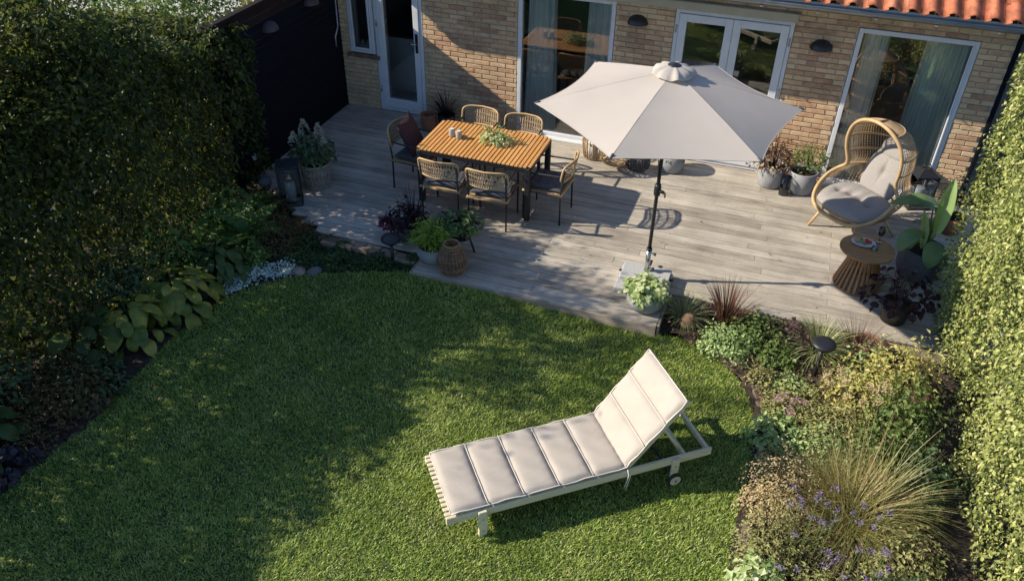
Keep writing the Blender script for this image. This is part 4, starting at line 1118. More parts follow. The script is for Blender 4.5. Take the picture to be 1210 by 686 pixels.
B().lathe([(.026,0),(.031,.01),(.033,.05),(.031,.05),(.028,.012),(0,.008)], 18).build('glass_wall', M_clear, o)

# ------------------------------------------------------------------ lanterns
def lantern(loc, rz, w_, h_, label, m=M_black, top=False):
    o = empty('lantern', loc, rz, label, 'lantern'); h = w_/2
    b = B()
    for sx in (-1,1):
        for sy in (-1,1): b.box((sx*h-.011 if sx>0 else sx*h-.0, sy*h-.011 if sy>0 else sy*h, .025), (sx*h if sx>0 else sx*h+.011, sy*h if sy>0 else sy*h+.011, h_-.025), .002)
    b.box((-h-.004,-h-.004,0),(h+.004,h+.004,.024),.003); b.box((-h-.004,-h-.004,h_-.024),(h+.004,h+.004,h_),.003); b.build('frame', m, o)
    b = B(); g_ = h-.006
    b.box((-g_,-g_,.0245),(-g_+.003,g_,h_-.0245)); b.box((g_-.003,-g_,.0245),(g_,g_,h_-.0245)); b.box((-g_+.0035,-g_,.0245),(g_-.0035,-g_+.003,h_-.0245)); b.box((-g_+.0035,g_-.003,.0245),(g_-.0035,g_,h_-.0245))
    b.build('glass', M_lantern, o)
    if top:
        b = B(); b.add([(-h,-h,h_+.001),(h,-h,h_+.001),(h,h,h_+.001),(-h,h,h_+.001),(-.04,-.04,h_+.07),(.04,-.04,h_+.07),(.04,.04,h_+.07),(-.04,.04,h_+.07)], [(0,1,5,4),(1,2,6,5),(2,3,7,6),(3,0,4,7),(4,5,6,7)]); b.build('roof', m, o)
        b = B(); b.tube([(math.cos(t_)*.05,0,h_+.07+math.sin(t_)*.06) for t_ in np.linspace(0,PI,10)], .006, 6); b.build('handle', m, o)
    c = B(); r_ = w_*.24; c.lathe([(r_,.026),(r_,h_*.55),(r_*.9,h_*.56),(0,h_*.555)], 20); c.build('candle', M_candle, o)
    return o
lantern((-5.53, 7.56, 0), R(32), .27, .54, 'black metal lantern with a white candle at the left corner of the deck')
lantern((1.92, 10.30, 0), R(20), .28, .46, 'grey lantern with a white candle under the window, behind the egg chair', M_black, True)
# rattan vase lantern, front of deck
def woven_vase(name, loc, prof, m, label, cat, rot=(0,0,0), rings=16, strands=34, r_=.006, op=True):
    o = empty(name, loc, 0, label, cat); o.rotation_euler = rot
    zs = [p[1] for p in prof]
    def rad(z):
        for (ra, za), (rb_, zb) in zip(prof, prof[1:]):
            if za <= z <= zb: 
                t = (z-za)/(zb-za); t = t*t*(3-2*t)*.5+t*.5; return ra+(rb_-ra)*t
        return prof[-1][0]
    b = B(); H_ = zs[-1]
    for k in range(rings):
        z = .008+(H_-.016)*k/(rings-1); pts = []
        for i in range(strands*2):
            a = 2*PI*i/(strands*2); rr = rad(z)+r_*.9*(1 if (i//1+k) % 2 else -1); pts.append((rr*math.cos(a), rr*math.sin(a), z+.003*math.sin(i*1.7+k)))
        b.tube(pts, r_, 4, closed=True)
    for i in range(strands):
        a = 2*PI*i/strands; b.tube([(rad(z)*math.cos(a), rad(z)*math.sin(a), z) for z in np.linspace(.005, H_-.005, 9)], r_*.8, 4)
    tag(b.build('weave', m, o), kind='stuff')
    b = B(); b.tube([(rad(H_)*math.cos(2*PI*i/28), rad(H_)*math.sin(2*PI*i/28), H_) for i in range(28)], r_*1.7, 6, closed=True); b.build('rim', m, o)
    b = B(); b.lathe([(rad(.01)-.004,.004),(rad(.01)-.004,.008)], 24, cap1=True); b.build('base', m, o)
    return o
woven_vase('rattan_lantern', (-3.05, 6.86, 0), [(.115,0),(.165,.10),(.160,.17),(.125,.28),(.085,.36)], M_rattan_brown, 'brown woven rattan vase lantern at the front left corner of the deck', 'lantern', rings=15, strands=24, r_=.0070)
woven_vase('rattan_lantern', (-1.86, 9.98, .165), [(.12,0),(.165,.10),(.16,.20),(.13,.34),(.08,.42)], M_rattan, 'tan woven rattan lantern tipped on its side behind the parasol edge', 'lantern', rot=(R(66), 0, R(-28)), rings=15, strands=26)
# slatted barrel basket
o = empty('slatted_basket', (-2.28, 10.12, 0), 0, 'tall tan bamboo slatted basket by the big window, behind the table', 'basket')
for i in range(22):
    a = 2*PI*i/22; b = B(); pts = [(math.cos(a)*r_, math.sin(a)*r_, z) for r_, z in ((.13,.01),(.155,.12),(.165,.25),(.155,.38),(.14,.46))]; b.tube(pts, .0095, 5); b.build('slat', M_rattan, o)
for z_, r_ in ((.02,.125),(.25,.157),(.45,.134)):
    b = B(); b.tube([(math.cos(2*PI*i/28)*r_, math.sin(2*PI*i/28)*r_, z_) for i in range(28)], .009, 6, closed=True); b.build('ring', M_rattan_rim, o)
b = B(); b.lathe([(.075,.03),(.078,.25),(.07,.26)], 20, cap1=True); b.build('candle_holder', M_candle, o)
# dark woven pouf and grey tub half hidden behind the parasol
woven_vase('dark_basket', (-1.50, 10.02, .115), [(.10,0),(.14,.08),(.14,.20),(.10,.28)], M_cush, 'dark woven lantern lying on the deck just behind the parasol tip', 'basket', rot=(R(80), 0, R(-60)), rings=12, strands=22)
o = empty('grey_tub', (-1.20, 10.14, 0), 0, 'grey concrete tub half hidden behind the parasol, in front of the french doors', 'planter')
B().lathe([(.14,0),(.17,.02),(.19,.26),(.175,.265),(.165,.22),(0,.22)], 28).build('tub', M_concrete, o)
mound((0,0,.2), (.16,.16,.12), 120, .05, LM['dark'], o, seed=77)

# ------------------------------------------------------------------ pots with plants
def pot(b, prof, m, o, name='pot', soil=None): B().lathe(prof, 32).build(name, m, o); B().lathe([(soil[0], soil[1]), (0, soil[1]+.012)], 24, cap0=False).build('potting_soil', M_soil, o)
# hydrangea in a willow basket
o = empty('hydrangea_basket', (-5.44, 8.04, 0), 0, 'cream flowering hydrangea in a grey willow basket by the black fence', 'potted plant')
b = B()
for k in range(13):
    z = .012+.32*k/12; rr = .155+.035*k/12; pts = [((rr+.006*(1 if (i+k)%2 else -1))*math.cos(2*PI*i/44), (rr+.006*(1 if (i+k)%2 else -1))*math.sin(2*PI*i/44), z) for i in range(44)]; b.tube(pts, .0105, 4, closed=True)
for i in range(22): a = 2*PI*i/22; b.tube([(.155*math.cos(a),.155*math.sin(a),0),(.192*math.cos(a),.192*math.sin(a),.335)], .008, 4)
tag(b.build('basket_weave', M_basket, o), kind='stuff')
b = B(); b.tube([(.19*math.cos(2*PI*i/30), .19*math.sin(2*PI*i/30), .34) for i in range(30)], .016, 6, closed=True); b.build('basket_rim', M_basket, o)
for a in (R(-75), R(105)):
    b = B()
    c_, s_ = math.cos(a)*.195, math.sin(a)*.195; tx_, ty_ = -math.sin(a), math.cos(a)
    b.tube([(c_+tx_*.06*math.cos(t_), s_+ty_*.06*math.cos(t_), .34+.085*math.sin(t_)) for t_ in np.linspace(0,PI,9)], .010, 6); b.build('basket_handle', M_basket, o)
B().lathe([(.17,.29),(0,.30)], 20, cap0=False).build('potting_soil', M_soil, o)
twigs((0,0,.29), (.28,.28,.5), 14, M_twig, o); mound((0,0,.44), (.26,.25,.26), 420, .09, LM['dark'], o, seed=2, ratio=.5, low=.1)
fp = [(-.20,-.10,.70),(-.08,-.02,.86),(.08,.05,.80),(-.22,.10,.62),(.18,-.02,.66)]
for i, p in enumerate(fp):
    g = np.random.default_rng(i); n = 220; h = g.random(n); rr = .062*(1-h)+.010; a = g.uniform(0, 6.28, n)
    C = np.stack([p[0]+rr*np.cos(a), p[1]+rr*np.sin(a), p[2]-.09+.16*h], 1)
    leaves('flower', C, g.normal(size=C.shape)+np.array([0,0,.5]), g.normal(size=C.shape), g.uniform(.012,.024,n), LM['white'], o, .9)
# grass pot and terracotta pot by the door
o = empty('grass_pot', (-4.55, 10.22, 0), 0, 'dark spiky grass in a black pot against the brick wall by the kitchen door', 'potted plant')
pot(None, [(.10,0),(.135,.22),(.125,.225),(.12,.19)], M_black, o, soil=(.12,.19)); blades((0,0,.19), 130, .46, .95, .010, LM['darkgrass'], o, 'grass_blades', seed=8)
o = empty('terracotta_pot', (-4.79, 10.12, 0), 0, 'ribbed terracotta pot beside the kitchen door, behind the left chair', 'pot')
B().lathe([(.085,0),(.11,.03),(.125,.12),(.115,.2),(.12,.235),(.105,.24),(.1,.2),(.1,.03),(0,.03)], 28).build('pot', M_terra, o)
# low ball planter with heather and two more at the front left
o = empty('fern_bowl', (-3.33, 6.99, 0), 0, 'grey round bowl with bright green sword fern at the front left of the deck', 'potted plant')
pot(None, [(.09,0),(.155,.04),(.19,.11),(.195,.16),(.18,.215),(.168,.215),(.175,.17)], M_concrete, o, soil=(.172,.19))
def frond(L_, n, m, wd=.05, curve=.9, name='frond'):
    """one fern frond: rachis along +x arching up and over with paired pinnae"""
    b = B(); pts = []; p = Vector((0,0,0)); a = R(68)
    for i in range(n+1):
        pts.append(p.copy()); p = p+Vector((math.cos(a), 0, math.sin(a)))*(L_/n); a -= curve*R(110)/n
    b.tube(pts[::2]+[pts[-1]], .0022, 3)
    for i in range(2, n+1):
        t = i/n; l = wd*math.sin(min(t*1.15+.08, 1)*PI)**.7+.004
        d_ = (pts[i]-pts[i-1]).normalized()
        for s_ in (-1, 1):
            q = pts[i]; tip = q+Vector((0, s_*l, -l*.15))+d_*l*.35; e_ = d_*(L_/n*.42)
            b.add([tuple(q-e_), tuple((q+tip)/2-e_*.9+Vector((0,0,.003))), tuple(tip), tuple((q+tip)/2+e_*.9), tuple(q+e_)], [(0,1,3,4),(1,2,3)])
    return b.mesh(name, m)
def fern(o, n, L_, m, c=(0,0,0), wd=.05, seed=0, steep=0.0, nn=20, name='frond'):
    g = random.Random(seed); ms = [frond(L_, nn, m, wd, cv, name) for cv in (.7, .95, 1.2)]
    for i in range(n):
        s_ = g.uniform(.65, 1.1)
        place(ms[i%3], name, m, o, (c[0]+g.uniform(-.03,.03), c[1]+g.uniform(-.03,.03), c[2]), (g.uniform(-.25,.25), -g.uniform(-.35+steep, .25+steep), 2*PI*i/n*1.618+g.uniform(-.2,.2)), (s_, s_, s_))
fern(o, 90, .40, LM['brightfern'], (0,0,.19), .05, 5, steep=.12, nn=17)
mound((-.02,.04,.25), (.22,.20,.24), 700, .075, LM['brightfern'], o, seed=71, ratio=.22, name='fern_leaflets', up=.9)
o = empty('tripod_planter', (-3.10, 7.26, 0), 0, 'black three legged planter with grey green leaves behind the fern bowl', 'potted plant')
B().lathe([(.05,.17),(.11,.20),(.14,.28),(.145,.38),(.135,.38),(.13,.30)], 26).build('pot', M_black, o); B().lathe([(.13,.35),(0,.355)], 20, cap0=False).build('potting_soil', M_soil, o)
for a in (0.3, 2.4, 4.5): B().tube([(.09*math.cos(a),.09*math.sin(a),.21),(.15*math.cos(a),.15*math.sin(a),0)], .012, 6).build('leg', M_black, o)
mound((-.05,0,.38), (.24,.18,.14), 130, .085, LM['dark'], o, seed=4, ratio=.6, name='pale_foliage'); mound((.02,0,.36), (.20,.17,.12), 90, .10, LM['green'], o, seed=5, ratio=.5)
o = empty('red_planter', (-3.80, 7.32, 0), 0, 'pot of dark red foliage and black grass at the edge of the left bed', 'potted plant')
pot(None, [(.12,0),(.16,.20),(.15,.205),(.145,.17)], M_darkconc, o, soil=(.145,.17))
mound((0,0,.18), (.28,.24,.26), 420, .055, LM['plum'], o, seed=6, ratio=.8); blades((.05,.05,.2), 70, .5, .55, .010, LM['darkgrass'], o, 'grass_blades', seed=9, droop=.45)
mound((-.22,-.06,.16), (.11,.10,.12), 90, .06, LM['magenta'], o, seed=16, ratio=.9, name='crimson_leaves')
# bowl on the deck corner
o = empty('leafy_bowl', (-.885, 6.96, 0), 0, 'grey round bowl with pale green leafy plant at the front right corner of the deck', 'potted plant')
pot(None, [(.10,0),(.16,.03),(.20,.10),(.205,.16),(.195,.205),(.183,.205),(.19,.16)], M_concrete, o, soil=(.186,.185))
mound((0,0,.19), (.22,.20,.19), 420, .062, LM['varieg'], o, seed=7, ratio=.85, full=True, up=.8); mound((0,0,.17), (.20,.19,.12), 160, .06, LM['green'], o, seed=17, ratio=.85)
# two grey planters by the wall
o = empty('grey_planter', (.11, 10.18, 0), 0, 'grey fibre planter with bronze red leafed plant by the wall, half under the parasol edge', 'potted plant')
pot(None, [(.135,0),(.15,.02),(.19,.31),(.178,.315),(.165,.27)], M_concrete, o, soil=(.168,.27))
twigs((0,0,.27), (.30,.28,.5), 22, M_twig, o); mound((0,0,.30), (.31,.26,.36), 300, .065, LM['redgrass'], o, seed=8, ratio=.4, low=.1); mound((-.05,-.02,.28), (.24,.2,.25), 100, .06, LM['straw'], o, seed=18, ratio=.4)
o = empty('grey_planter', (.50, 10.14, 0), 0, 'grey fibre planter with a small light green shrub against the brick wall', 'potted plant')
pot(None, [(.135,0),(.15,.02),(.19,.31),(.178,.315),(.165,.27)], M_concrete, o, soil=(.168,.25))
B().tube([(0,0,.25),(.03,.01,.4),(.07,.02,.56)], [.014,.011,.006], 7).build('trunk', M_twig, o)
twigs((.03,.01,.36), (.22,.18,.35), 8, M_twig, o, 'branch'); mound((.06,.02,.46), (.24,.20,.20), 330, .055, LM['green'], o, seed=9, ratio=.45, low=.4)
o = empty('hurricane_glass', (.31, 9.98, 0), 0, 'open glass hurricane vase standing between the two grey planters', 'vase')
B().lathe([(.06,0),(.062,.02),(.065,.26),(.062,.26),(.058,.02),(0,.012)], 24).build('glass_wall', M_clear, o)
b = B(); b.tube([(.055*math.cos(2*PI*i/20), .055*math.sin(2*PI*i/20), .008) for i in range(20)], .008, 6, closed=True); b.build('foot', M_black, o)
B().lathe([(.03,.02),(.03,.10),(0,.10)], 16).build('candle', M_candle, o)
# banana plant in a big dark pot
o = empty('banana_plant', (1.86, 8.60, 0), 0, 'broad leafed banana plant in a large dark round pot beside the hedge', 'potted plant')
pot(None, [(.17,0),(.20,.02),(.245,.15),(.25,.28),(.225,.38),(.21,.38),(.225,.30)], M_darkconc, o, soil=(.22,.33))
def big_leaf(L_, W_, m, droop=.8, name='leaf', fold=.18, nseg=10):
    b = B(); V = []; p = Vector((0,0,0)); a = R(8); nw = 4; wj = 0
    for i in range(nseg+1):
        t = i/nseg; wd = W_*math.sin(max(min(t*.93+.07, 1), 0)*PI)**.62*.5 if t < 1 else .002
        wd = max(wd, .002)
        for k in range(-nw//2, nw//2+1):
            q = k/(nw/2); V.append((p.x, q*wd, p.z+abs(q)*wd*fold*2-abs(q)**3*wd*.25+.004*math.sin(i*2.1+k)))
        p = p+Vector((math.cos(a), 0, math.sin(a)))*(L_/nseg); a -= droop*R(90)/nseg
    F = [(i*(nw+1)+k, (i+1)*(nw+1)+k, (i+1)*(nw+1)+k+1, i*(nw+1)+k+1) for i in range(nseg) for k in range(nw)]
    b.add(V, F, True); return b.mesh(name, m)
bl1 = big_leaf(.50,.27,LM['banana'],.7); bl2 = big_leaf(.42,.25,LM['banana'],1.1); bl3 = big_leaf(.55,.13,LM['bananal'],.15,fold=.5)
for me, tip, rz, tilt, s_ in ((bl1,(-.06,.02,.86),R(170),-.15,.95),(bl2,(-.1,-.1,.62),R(215),.1,.85),(bl3,(.04,-.06,.60),R(85),-1.30,1.15),(bl3,(-.06,-.10,.42),R(110),-1.05,.75),(bl1,(-.02,-.02,.92),R(195),-.35,.9),(bl2,(.05,-.1,.52),R(265),.25,.8),(bl1,(.05,.12,.72),R(70),-.3,.8),(bl2,(-.05,.0,.50),R(190),.5,.8),(bl1,(.02,.05,.60),R(120),.0,.7),(bl2,(.1,-.05,.45),R(300),.4,.7)):
    o2 = place(me, 'leaf', None, o, tip, (0, tilt, rz), (s_,)*3)
    B().tube([(tip[0]*.15, tip[1]*.15, .33), (tip[0]*.5, tip[1]*.5, .33+(tip[2]-.33)*.6), tip], [.016,.012,.007], 6).build('stalk', LM['green'], o)
# dark purple heuchera / smoke plant pot in the umbrella shade
o = empty('purple_shrub', (1.60, 7.66, 0), 0, 'dark purple leafed shrub in a black pot, shaded at the right end of the deck', 'potted plant')
pot(None, [(.12,0),(.16,.22),(.15,.225),(.145,.19)], M_black, o, soil=(.145,.19))
twigs((0,0,.2), (.30,.28,.55), 16, M_twig, o); mound((0,.02,.22), (.36,.28,.36), 135, .085, LM['plum'], o, seed=10, ratio=.85, full=True)
o = empty('small_potted_shrub', (2.28, 9.75, 0), 0, 'small twiggy green shrub against the brick wall behind the banana plant', 'potted plant')
pot(None, [(.11,0),(.15,.22),(.14,.225),(.135,.19)], M_terra, o, soil=(.135,.19))
twigs((0,0,.2), (.3,.3,.55), 10, M_twig, o); mound((0,0,.4), (.30,.28,.38), 240, .05, LM['olive'], o, seed=12)
# rattan pot with dry plant in the right bed
woven_vase('wicker_pot', (1.35, 7.10, -.20), [(.12,0),(.15,.12),(.13,.26)], M_rattan_brown, 'brown wicker pot among the plants at the right edge of the deck', 'pot', rings=11, strands=24, r_=.008)

# ------------------------------------------------------------------ solar lamps
for loc, lab in (((-3.80, 6.88, -.13), 'black mushroom garden lamp in the ground cover by the fern bowl'), ((.89, 6.60, -.08), 'black mushroom garden lamp in the right flower bed')):
    o = empty('garden_lamp', loc, 0, lab, 'garden lamp', 'black mushroom garden lamps')
    B().tube([(0,0,-.10),(0,0,.33)], .020, 12).build('post', M_black, o)
    B().lathe([(.03,.30),(.06,.315),(.06,.345),(.075,.35),(.112,.362),(.116,.375),(.105,.392),(.06,.402),(0,.405)], 28).build('lamp_head', M_black, o)
# stones
for i, (x, y, r_, m_, lab) in enumerate(((-4.70,6.33,.085,M_stone,'smooth pink cobble at the end of the silver ground cover'), (-4.53,6.38,.085,M_stoneg,'dark grey cobble beside the pink one'),
    (-6.08,7.80,.12,M_stoneg,'grey boulder in the shade behind the lantern'), (-5.78,7.62,.07,M_stone,'brownish stone at the deck corner by the lantern'))):
    tag(B().blob((0,0,0), (r_,r_*.75,r_*.6), i+3, .18).build('stone', m_, None, (x,y,-.10+r_*.45+(.10 if i > 1 else 0)*1), (0,0,i)), lab, 'stone')
tag(B().blob((0,0,0), (.085,.085,.12), 9, .2).build('log_stump', M_log, None, (-.40,6.93,-.04), (.4,.3,0)), 'short brown log standing between grasses beside the deck corner', 'log')
tag(B().blob((0,0,0), (.13,.10,.09), 12, .2).build('stone', M_stoneg, None, (1.98,7.45,-.02), (0,0,1)), 'grey boulder at the foot of the hedge beside the purple shrub', 'stone')

# ------------------------------------------------------------------ left bed
def plant(name, c, r, n, ll, mk, label, cat='plant', ratio=.55, seed=0, stems=8, full=False, low=0.0, group=None, up=.6, kind=None, inner=.4):
    o = empty(name, c, 0, label, cat, group, kind)
    if stems: twigs((0,0,0), r, stems, M_twig, o, 'stem', .004, seed)
    mound((0,0,0), r, n, ll, LM[mk], o, seed=seed, ratio=ratio, full=full, low=low, up=up, inner=inner)
    return o
def hosta(c, n, L_, W_, mk, label, seed, spread=.34, rows=3):
    o = empty('hosta', c, 0, label, 'hosta'); g = random.Random(seed)
    ms = [big_leaf(L_*k, W_*k, LM[mk], dr, 'leaf', .14, 8) for k, dr in ((1,.9),(.85,1.15),(1.1,.75))]
    for i in range(n):
        t = (i+.5)/n; rad = spread*math.sqrt(t); a = i*2.39996+g.uniform(-.2,.2); z = .36*(1-t**1.6*.92)+g.uniform(-.03,.03)
        x, y = rad*math.cos(a), rad*math.sin(a)
        place(ms[i%3], 'leaf', None, o, (x, y, z), (g.uniform(-.25,.25), g.uniform(-.15,.35)+.35*t, a+g.uniform(-.35,.35)), (g.uniform(.8,1.1),)*3)
        B().tube([(x*.12,y*.12,0),(x*.6,y*.6,z*.75),(x,y,z)], [.006,.005,.004], 4).build('stalk', LM['green'] if mk == 'hosta' else LM['dark'], o)
    return o
hosta((-5.64, 5.42, -.12), 66, .23, .145, 'hosta', 'large hosta with yellowing broad leaves nearest the lawn in the left bed', 4, .40)
hosta((-5.74, 4.86, -.12), 46, .23, .14, 'hosta', 'yellow edged hosta left of the largest one, half in the shrubs', 5, .34)
hosta((-5.55, 6.02, -.12), 60, .20, .085, 'hostad', 'narrow leafed green hosta between the yellow hosta and the silver ground cover', 6, .36)
hosta((-5.95, 4.4, -.12), 24, .22, .15, 'hostad', 'dark broad leafed plant at the foot of the hedge, left of the hostas', 7, .34)
hosta((-5.85, 3.1, -.12), 24, .22, .15, 'hostad', 'dark broad leafed plant low by the left edge of the photo', 8, .34)
o = empty('fern', (-5.65, 6.72, -.12), 0, 'large green fern in front of the hedge, left of the deck corner', 'fern'); fern(o, 40, .72, LM['fern'], wd=.10, seed=1, nn=26)
o = empty('fern', (-5.95, 7.30, -.10), 0, 'smaller fern right beside the black lantern', 'fern'); fern(o, 20, .55, LM['fern'], wd=.085, seed=2, nn=24)
o = empty('fern', (-6.1, 6.35, -.12), 0, 'dark fern against the hedge behind the narrow hosta', 'fern'); fern(o, 18, .60, LM['fern'], wd=.09, seed=6, nn=22)
plant('feathery_shrub', (-5.15, 6.75, -.12), (.36,.30,.42), 1300, .04, 'bronze', 'feathery bronze green shrub between the fern and the ground cover', seed=3, ratio=.3)
def cover(name, poly, n, ll, mk, label, z=.06, ratio=.7, seed=0, zz=-.12, cat='ground cover'):
    g = np.random.default_rng(seed); poly = np.array(poly); X = g.uniform(poly[:,0].min(), poly[:,0].max(), n); Y = g.uniform(poly[:,1].min(), poly[:,1].max(), n)
    k = inside([tuple(p) for p in poly], X, Y); X = X[k]; Y = Y[k]; n = len(X)
    Z = zz+z*(.6+.3*np.sin(X*13+Y*5)+.25*np.sin(Y*17-X*6))*g.random(n)**.4+.01
    C = np.stack([X, Y, Z], 1); Nn = g.normal(size=(n,3))*.45+np.array([0,0,1]); T = g.normal(size=(n,3))
    return tag(leaves(name, C, Nn, T, g.uniform(.6,1.3,n)*ll, LM[mk], None, ratio), label, cat, kind='stuff')
cover('ground_cover', [(-5.1,6.5),(-4.6,6.35),(-3.75,6.72),(-3.5,6.78),(-3.5,7.05),(-3.7,6.98),(-4.6,6.98),(-5.05,7.1),(-5.2,6.9)], 9500, .034, 'ground', 'small leafed green ground cover filling the left bank beside the deck', .12, seed=1)
cover('ground_cover', [(-4.85,6.24),(-4.4,6.35),(-3.75,6.66),(-3.75,6.80),(-4.4,6.56),(-4.85,6.42)], 2500, .024, 'lime', 'low lime green ground cover strip along the lawn edge', .05, seed=2)
cover('silver_ground_cover', [(-5.35,5.62),(-5.1,5.85),(-4.95,6.1),(-4.72,6.2),(-4.72,6.38),(-4.95,6.48),(-5.15,6.30),(-5.3,6.2),(-5.45,5.9)], 2600, .030, 'silver', 'bright silver white ground cover along the lawn edge in the left bed', .12, .75, seed=3)
plant('bronze_shrub', (-5.75, 3.95, -.12), (.42,.42,.40), 1300, .042, 'bronze', 'low bronze leafed shrub with yellow tips at the lawn edge in the left bed', seed=13, ratio=.4)
plant('bronze_shrub', (-5.60, 3.45, -.12), (.32,.40,.33), 900, .042, 'bronze', 'lower bronze leafed shrub nearer the dark leaved coral bells', seed=14, ratio=.4)
plant('coral_bells', (-5.62, 2.95, -.12), (.30,.30,.22), 330, .075, 'heuchd', 'dark violet coral bells by the lawn edge at the far left', seed=15, ratio=.95, full=True, stems=4)
plant('coral_bells', (-5.62, 2.45, -.12), (.30,.30,.22), 330, .075, 'heuchd', 'dark violet coral bells in the bottom left corner of the photo', seed=16, ratio=.95, full=True, stems=4)
for i, (x, y, r_, mk, lab) in enumerate(((-6.05,5.3,.45,'dark','dark leafy shrub tucked between the hedge and the largest hosta'), (-6.1,3.5,.5,'dark','tall dark leafy shrub against the hedge near the left edge of the photo'), (-6.1,4.6,.42,'hedge_l','small twiggy shrub at the hedge foot left of the hostas'), (-6.05,2.4,.5,'dark','dark leafy shrub in the lower left corner against the hedge'))):
    plant('shade_shrub', (x, y, -.12), (r_*.7,r_,r_*1.3), 620, .075, mk, lab, seed=20+i, ratio=.5, low=.2)
o = empty('tall_grass', (-6.0, 4.3, -.12), 0, 'thin arching dry stems in front of the dark hedge at the left', 'grass plant'); blades((0,0,0), 60, .95, .7, .007, LM['bronze'], o, 'stems', seed=4, droop=.6)

# ------------------------------------------------------------------ right bed
def gtuft(name, c, n, L_, spread, wd, mk, label, seed=0, droop=.8, base=.06, nm='grass_blades'):
    o = empty(name, c, 0, label, 'ornamental grass'); blades((0,0,0), n, L_, spread, wd, LM[mk], o, nm, droop=droop, seed=seed, base=base); return o
gtuft('ornamental_grass', (-.47, 7.02, -.11), 230, .42, .9, .006, 'sedge', 'tuft of pale sedge hanging over the right corner of the deck', 1, 1.0)
gtuft('ornamental_grass', (-.04, 7.08, -.11), 170, .58, .55, .011, 'redgrass', 'dark red fountain grass beside the deck, right of the log', 2, .55)
gtuft('ornamental_grass', (.90, 6.96, -.11), 300, .50, 1.0, .009, 'sedge', 'striped pale sedge behind the black garden lamp', 3, 1.0)
gtuft('ornamental_grass', (1.25, 6.98, -.11), 260, .50, .9, .005, 'redgrass', 'thin reddish dry grass around the wicker pot', 4, .7)
o = plant('mint_mound', (.02, 6.72, -.12), (.30,.25,.26), 1300, .032, 'mint', 'grey green small leafed mound at the bend of the bed, right of the deck corner', seed=31, ratio=.75)
o = plant('green_mound', (.30, 6.97, -.12), (.34,.26,.30), 950, .042, 'green', 'fresh green leafy mound behind the grey green one', seed=32, ratio=.75)
o = plant('green_mound', (.50, 6.72, -.12), (.24,.20,.20), 480, .045, 'green', 'lower green leafy mound left of the garden lamp', seed=33, ratio=.8)
plant('coral_bells', (-.22, 7.22, -.12), (.18,.14,.16), 170, .05, 'heuch', 'small purple coral bells between the log and the red grass', seed=34, ratio=.9, stems=3)
plant('coral_bells', (.66, 7.05, -.12), (.26,.20,.24), 330, .058, 'heuch', 'purple pink coral bells at the edge of the deck', seed=35, ratio=.95, stems=4)
plant('yellow_shrub', (1.34, 6.27, -.12), (.38,.34,.62), 1300, .05, 'yellow', 'yellow and peach leafed shrub in the right bed below the wicker pot', seed=36, ratio=.55, stems=16, low=.1)
plant('yellow_shrub', (1.62, 6.55, -.12), (.36,.34,.68), 1300, .05, 'yellow', 'yellow leafed shrub standing against the clipped hedge', seed=37, ratio=.55, stems=16, low=.1)
plant('green_shrub', (1.60, 5.95, -.12), (.36,.36,.66), 1300, .05, 'green', 'green leafy shrub with dark hollows against the clipped hedge', seed=38, ratio=.6, stems=14)
plant('olive_plant', (.76, 6.0, -.12), (.36,.30,.20), 1200, .042, 'olive', 'olive green leafy plant just below the garden lamp', seed=39, ratio=.6)
plant('olive_plant', (1.10, 5.75, -.12), (.36,.34,.42), 1200, .042, 'olive', 'olive plant with dry brown seed heads in the middle of the right bed', seed=40, ratio=.45)
plant('lime_plant', (.60, 5.60, -.12), (.24,.26,.24), 520, .05, 'mint', 'pale lime leafed plant with pink flower heads at the lawn edge', seed=41, ratio=.8)
plant('lime_plant', (.58, 3.95, -.12), (.22,.26,.30), 520, .06, 'varieg', 'pale lime leafed plant at the bottom edge of the photo beside the lawn', seed=42, ratio=.8)
plant('feathery_plant', (.72, 4.95, -.12), (.36,.40,.46), 2600, .026, 'straw', 'beige feathery plant spilling toward the lawn beside the golden grass', seed=43, ratio=.35, stems=30)
plant('feathery_plant', (.66, 4.40, -.12), (.30,.36,.40), 2000, .026, 'olive', 'olive feathery plant lower down beside the lawn edge', seed=44, ratio=.4, stems=24)
plant('green_shrub', (1.75, 5.35, -.12), (.26,.34,.50), 900, .05, 'dark', 'dark green shrub in the shadow gap along the clipped hedge', seed=45, ratio=.6)
plant('bronze_plant', (1.05, 3.85, -.12), (.42,.40,.40), 1500, .036, 'olive', 'mixed olive plant under the violet flowers at the bottom of the photo', seed=46, ratio=.5)
plant('green_shrub', (1.55, 4.0, -.12), (.36,.40,.40), 1200, .045, 'dark', 'dark green plant at the bottom right below the golden grass', seed=47, ratio=.6)
o = gtuft('ornamental_grass', (1.20, 4.86, -.11), 420, .66, .85, .0055, 'goldgrass', 'large golden brown fountain grass in the right bed', 5, .8, .10)
blades((.22,.16,0), 330, .70, .9, .0052, LM['goldgrass'], o, 'grass_blades', droop=.9, seed=25, base=.12)
blades((-.15,.18,0), 260, .58, .95, .005, LM['goldgrass'], o, 'grass_blades', droop=.8, seed=26, base=.10)
blades((.10,-.18,0), 230, .55, 1.1, .005, LM['olive'], o, 'grass_blades', droop=1.1, seed=27, base=.12)
blades((.05,.10,.05), 70, .95, .7, .0035, LM['straw'], o, 'flower_stalks', droop=.35, seed=28, base=.15)
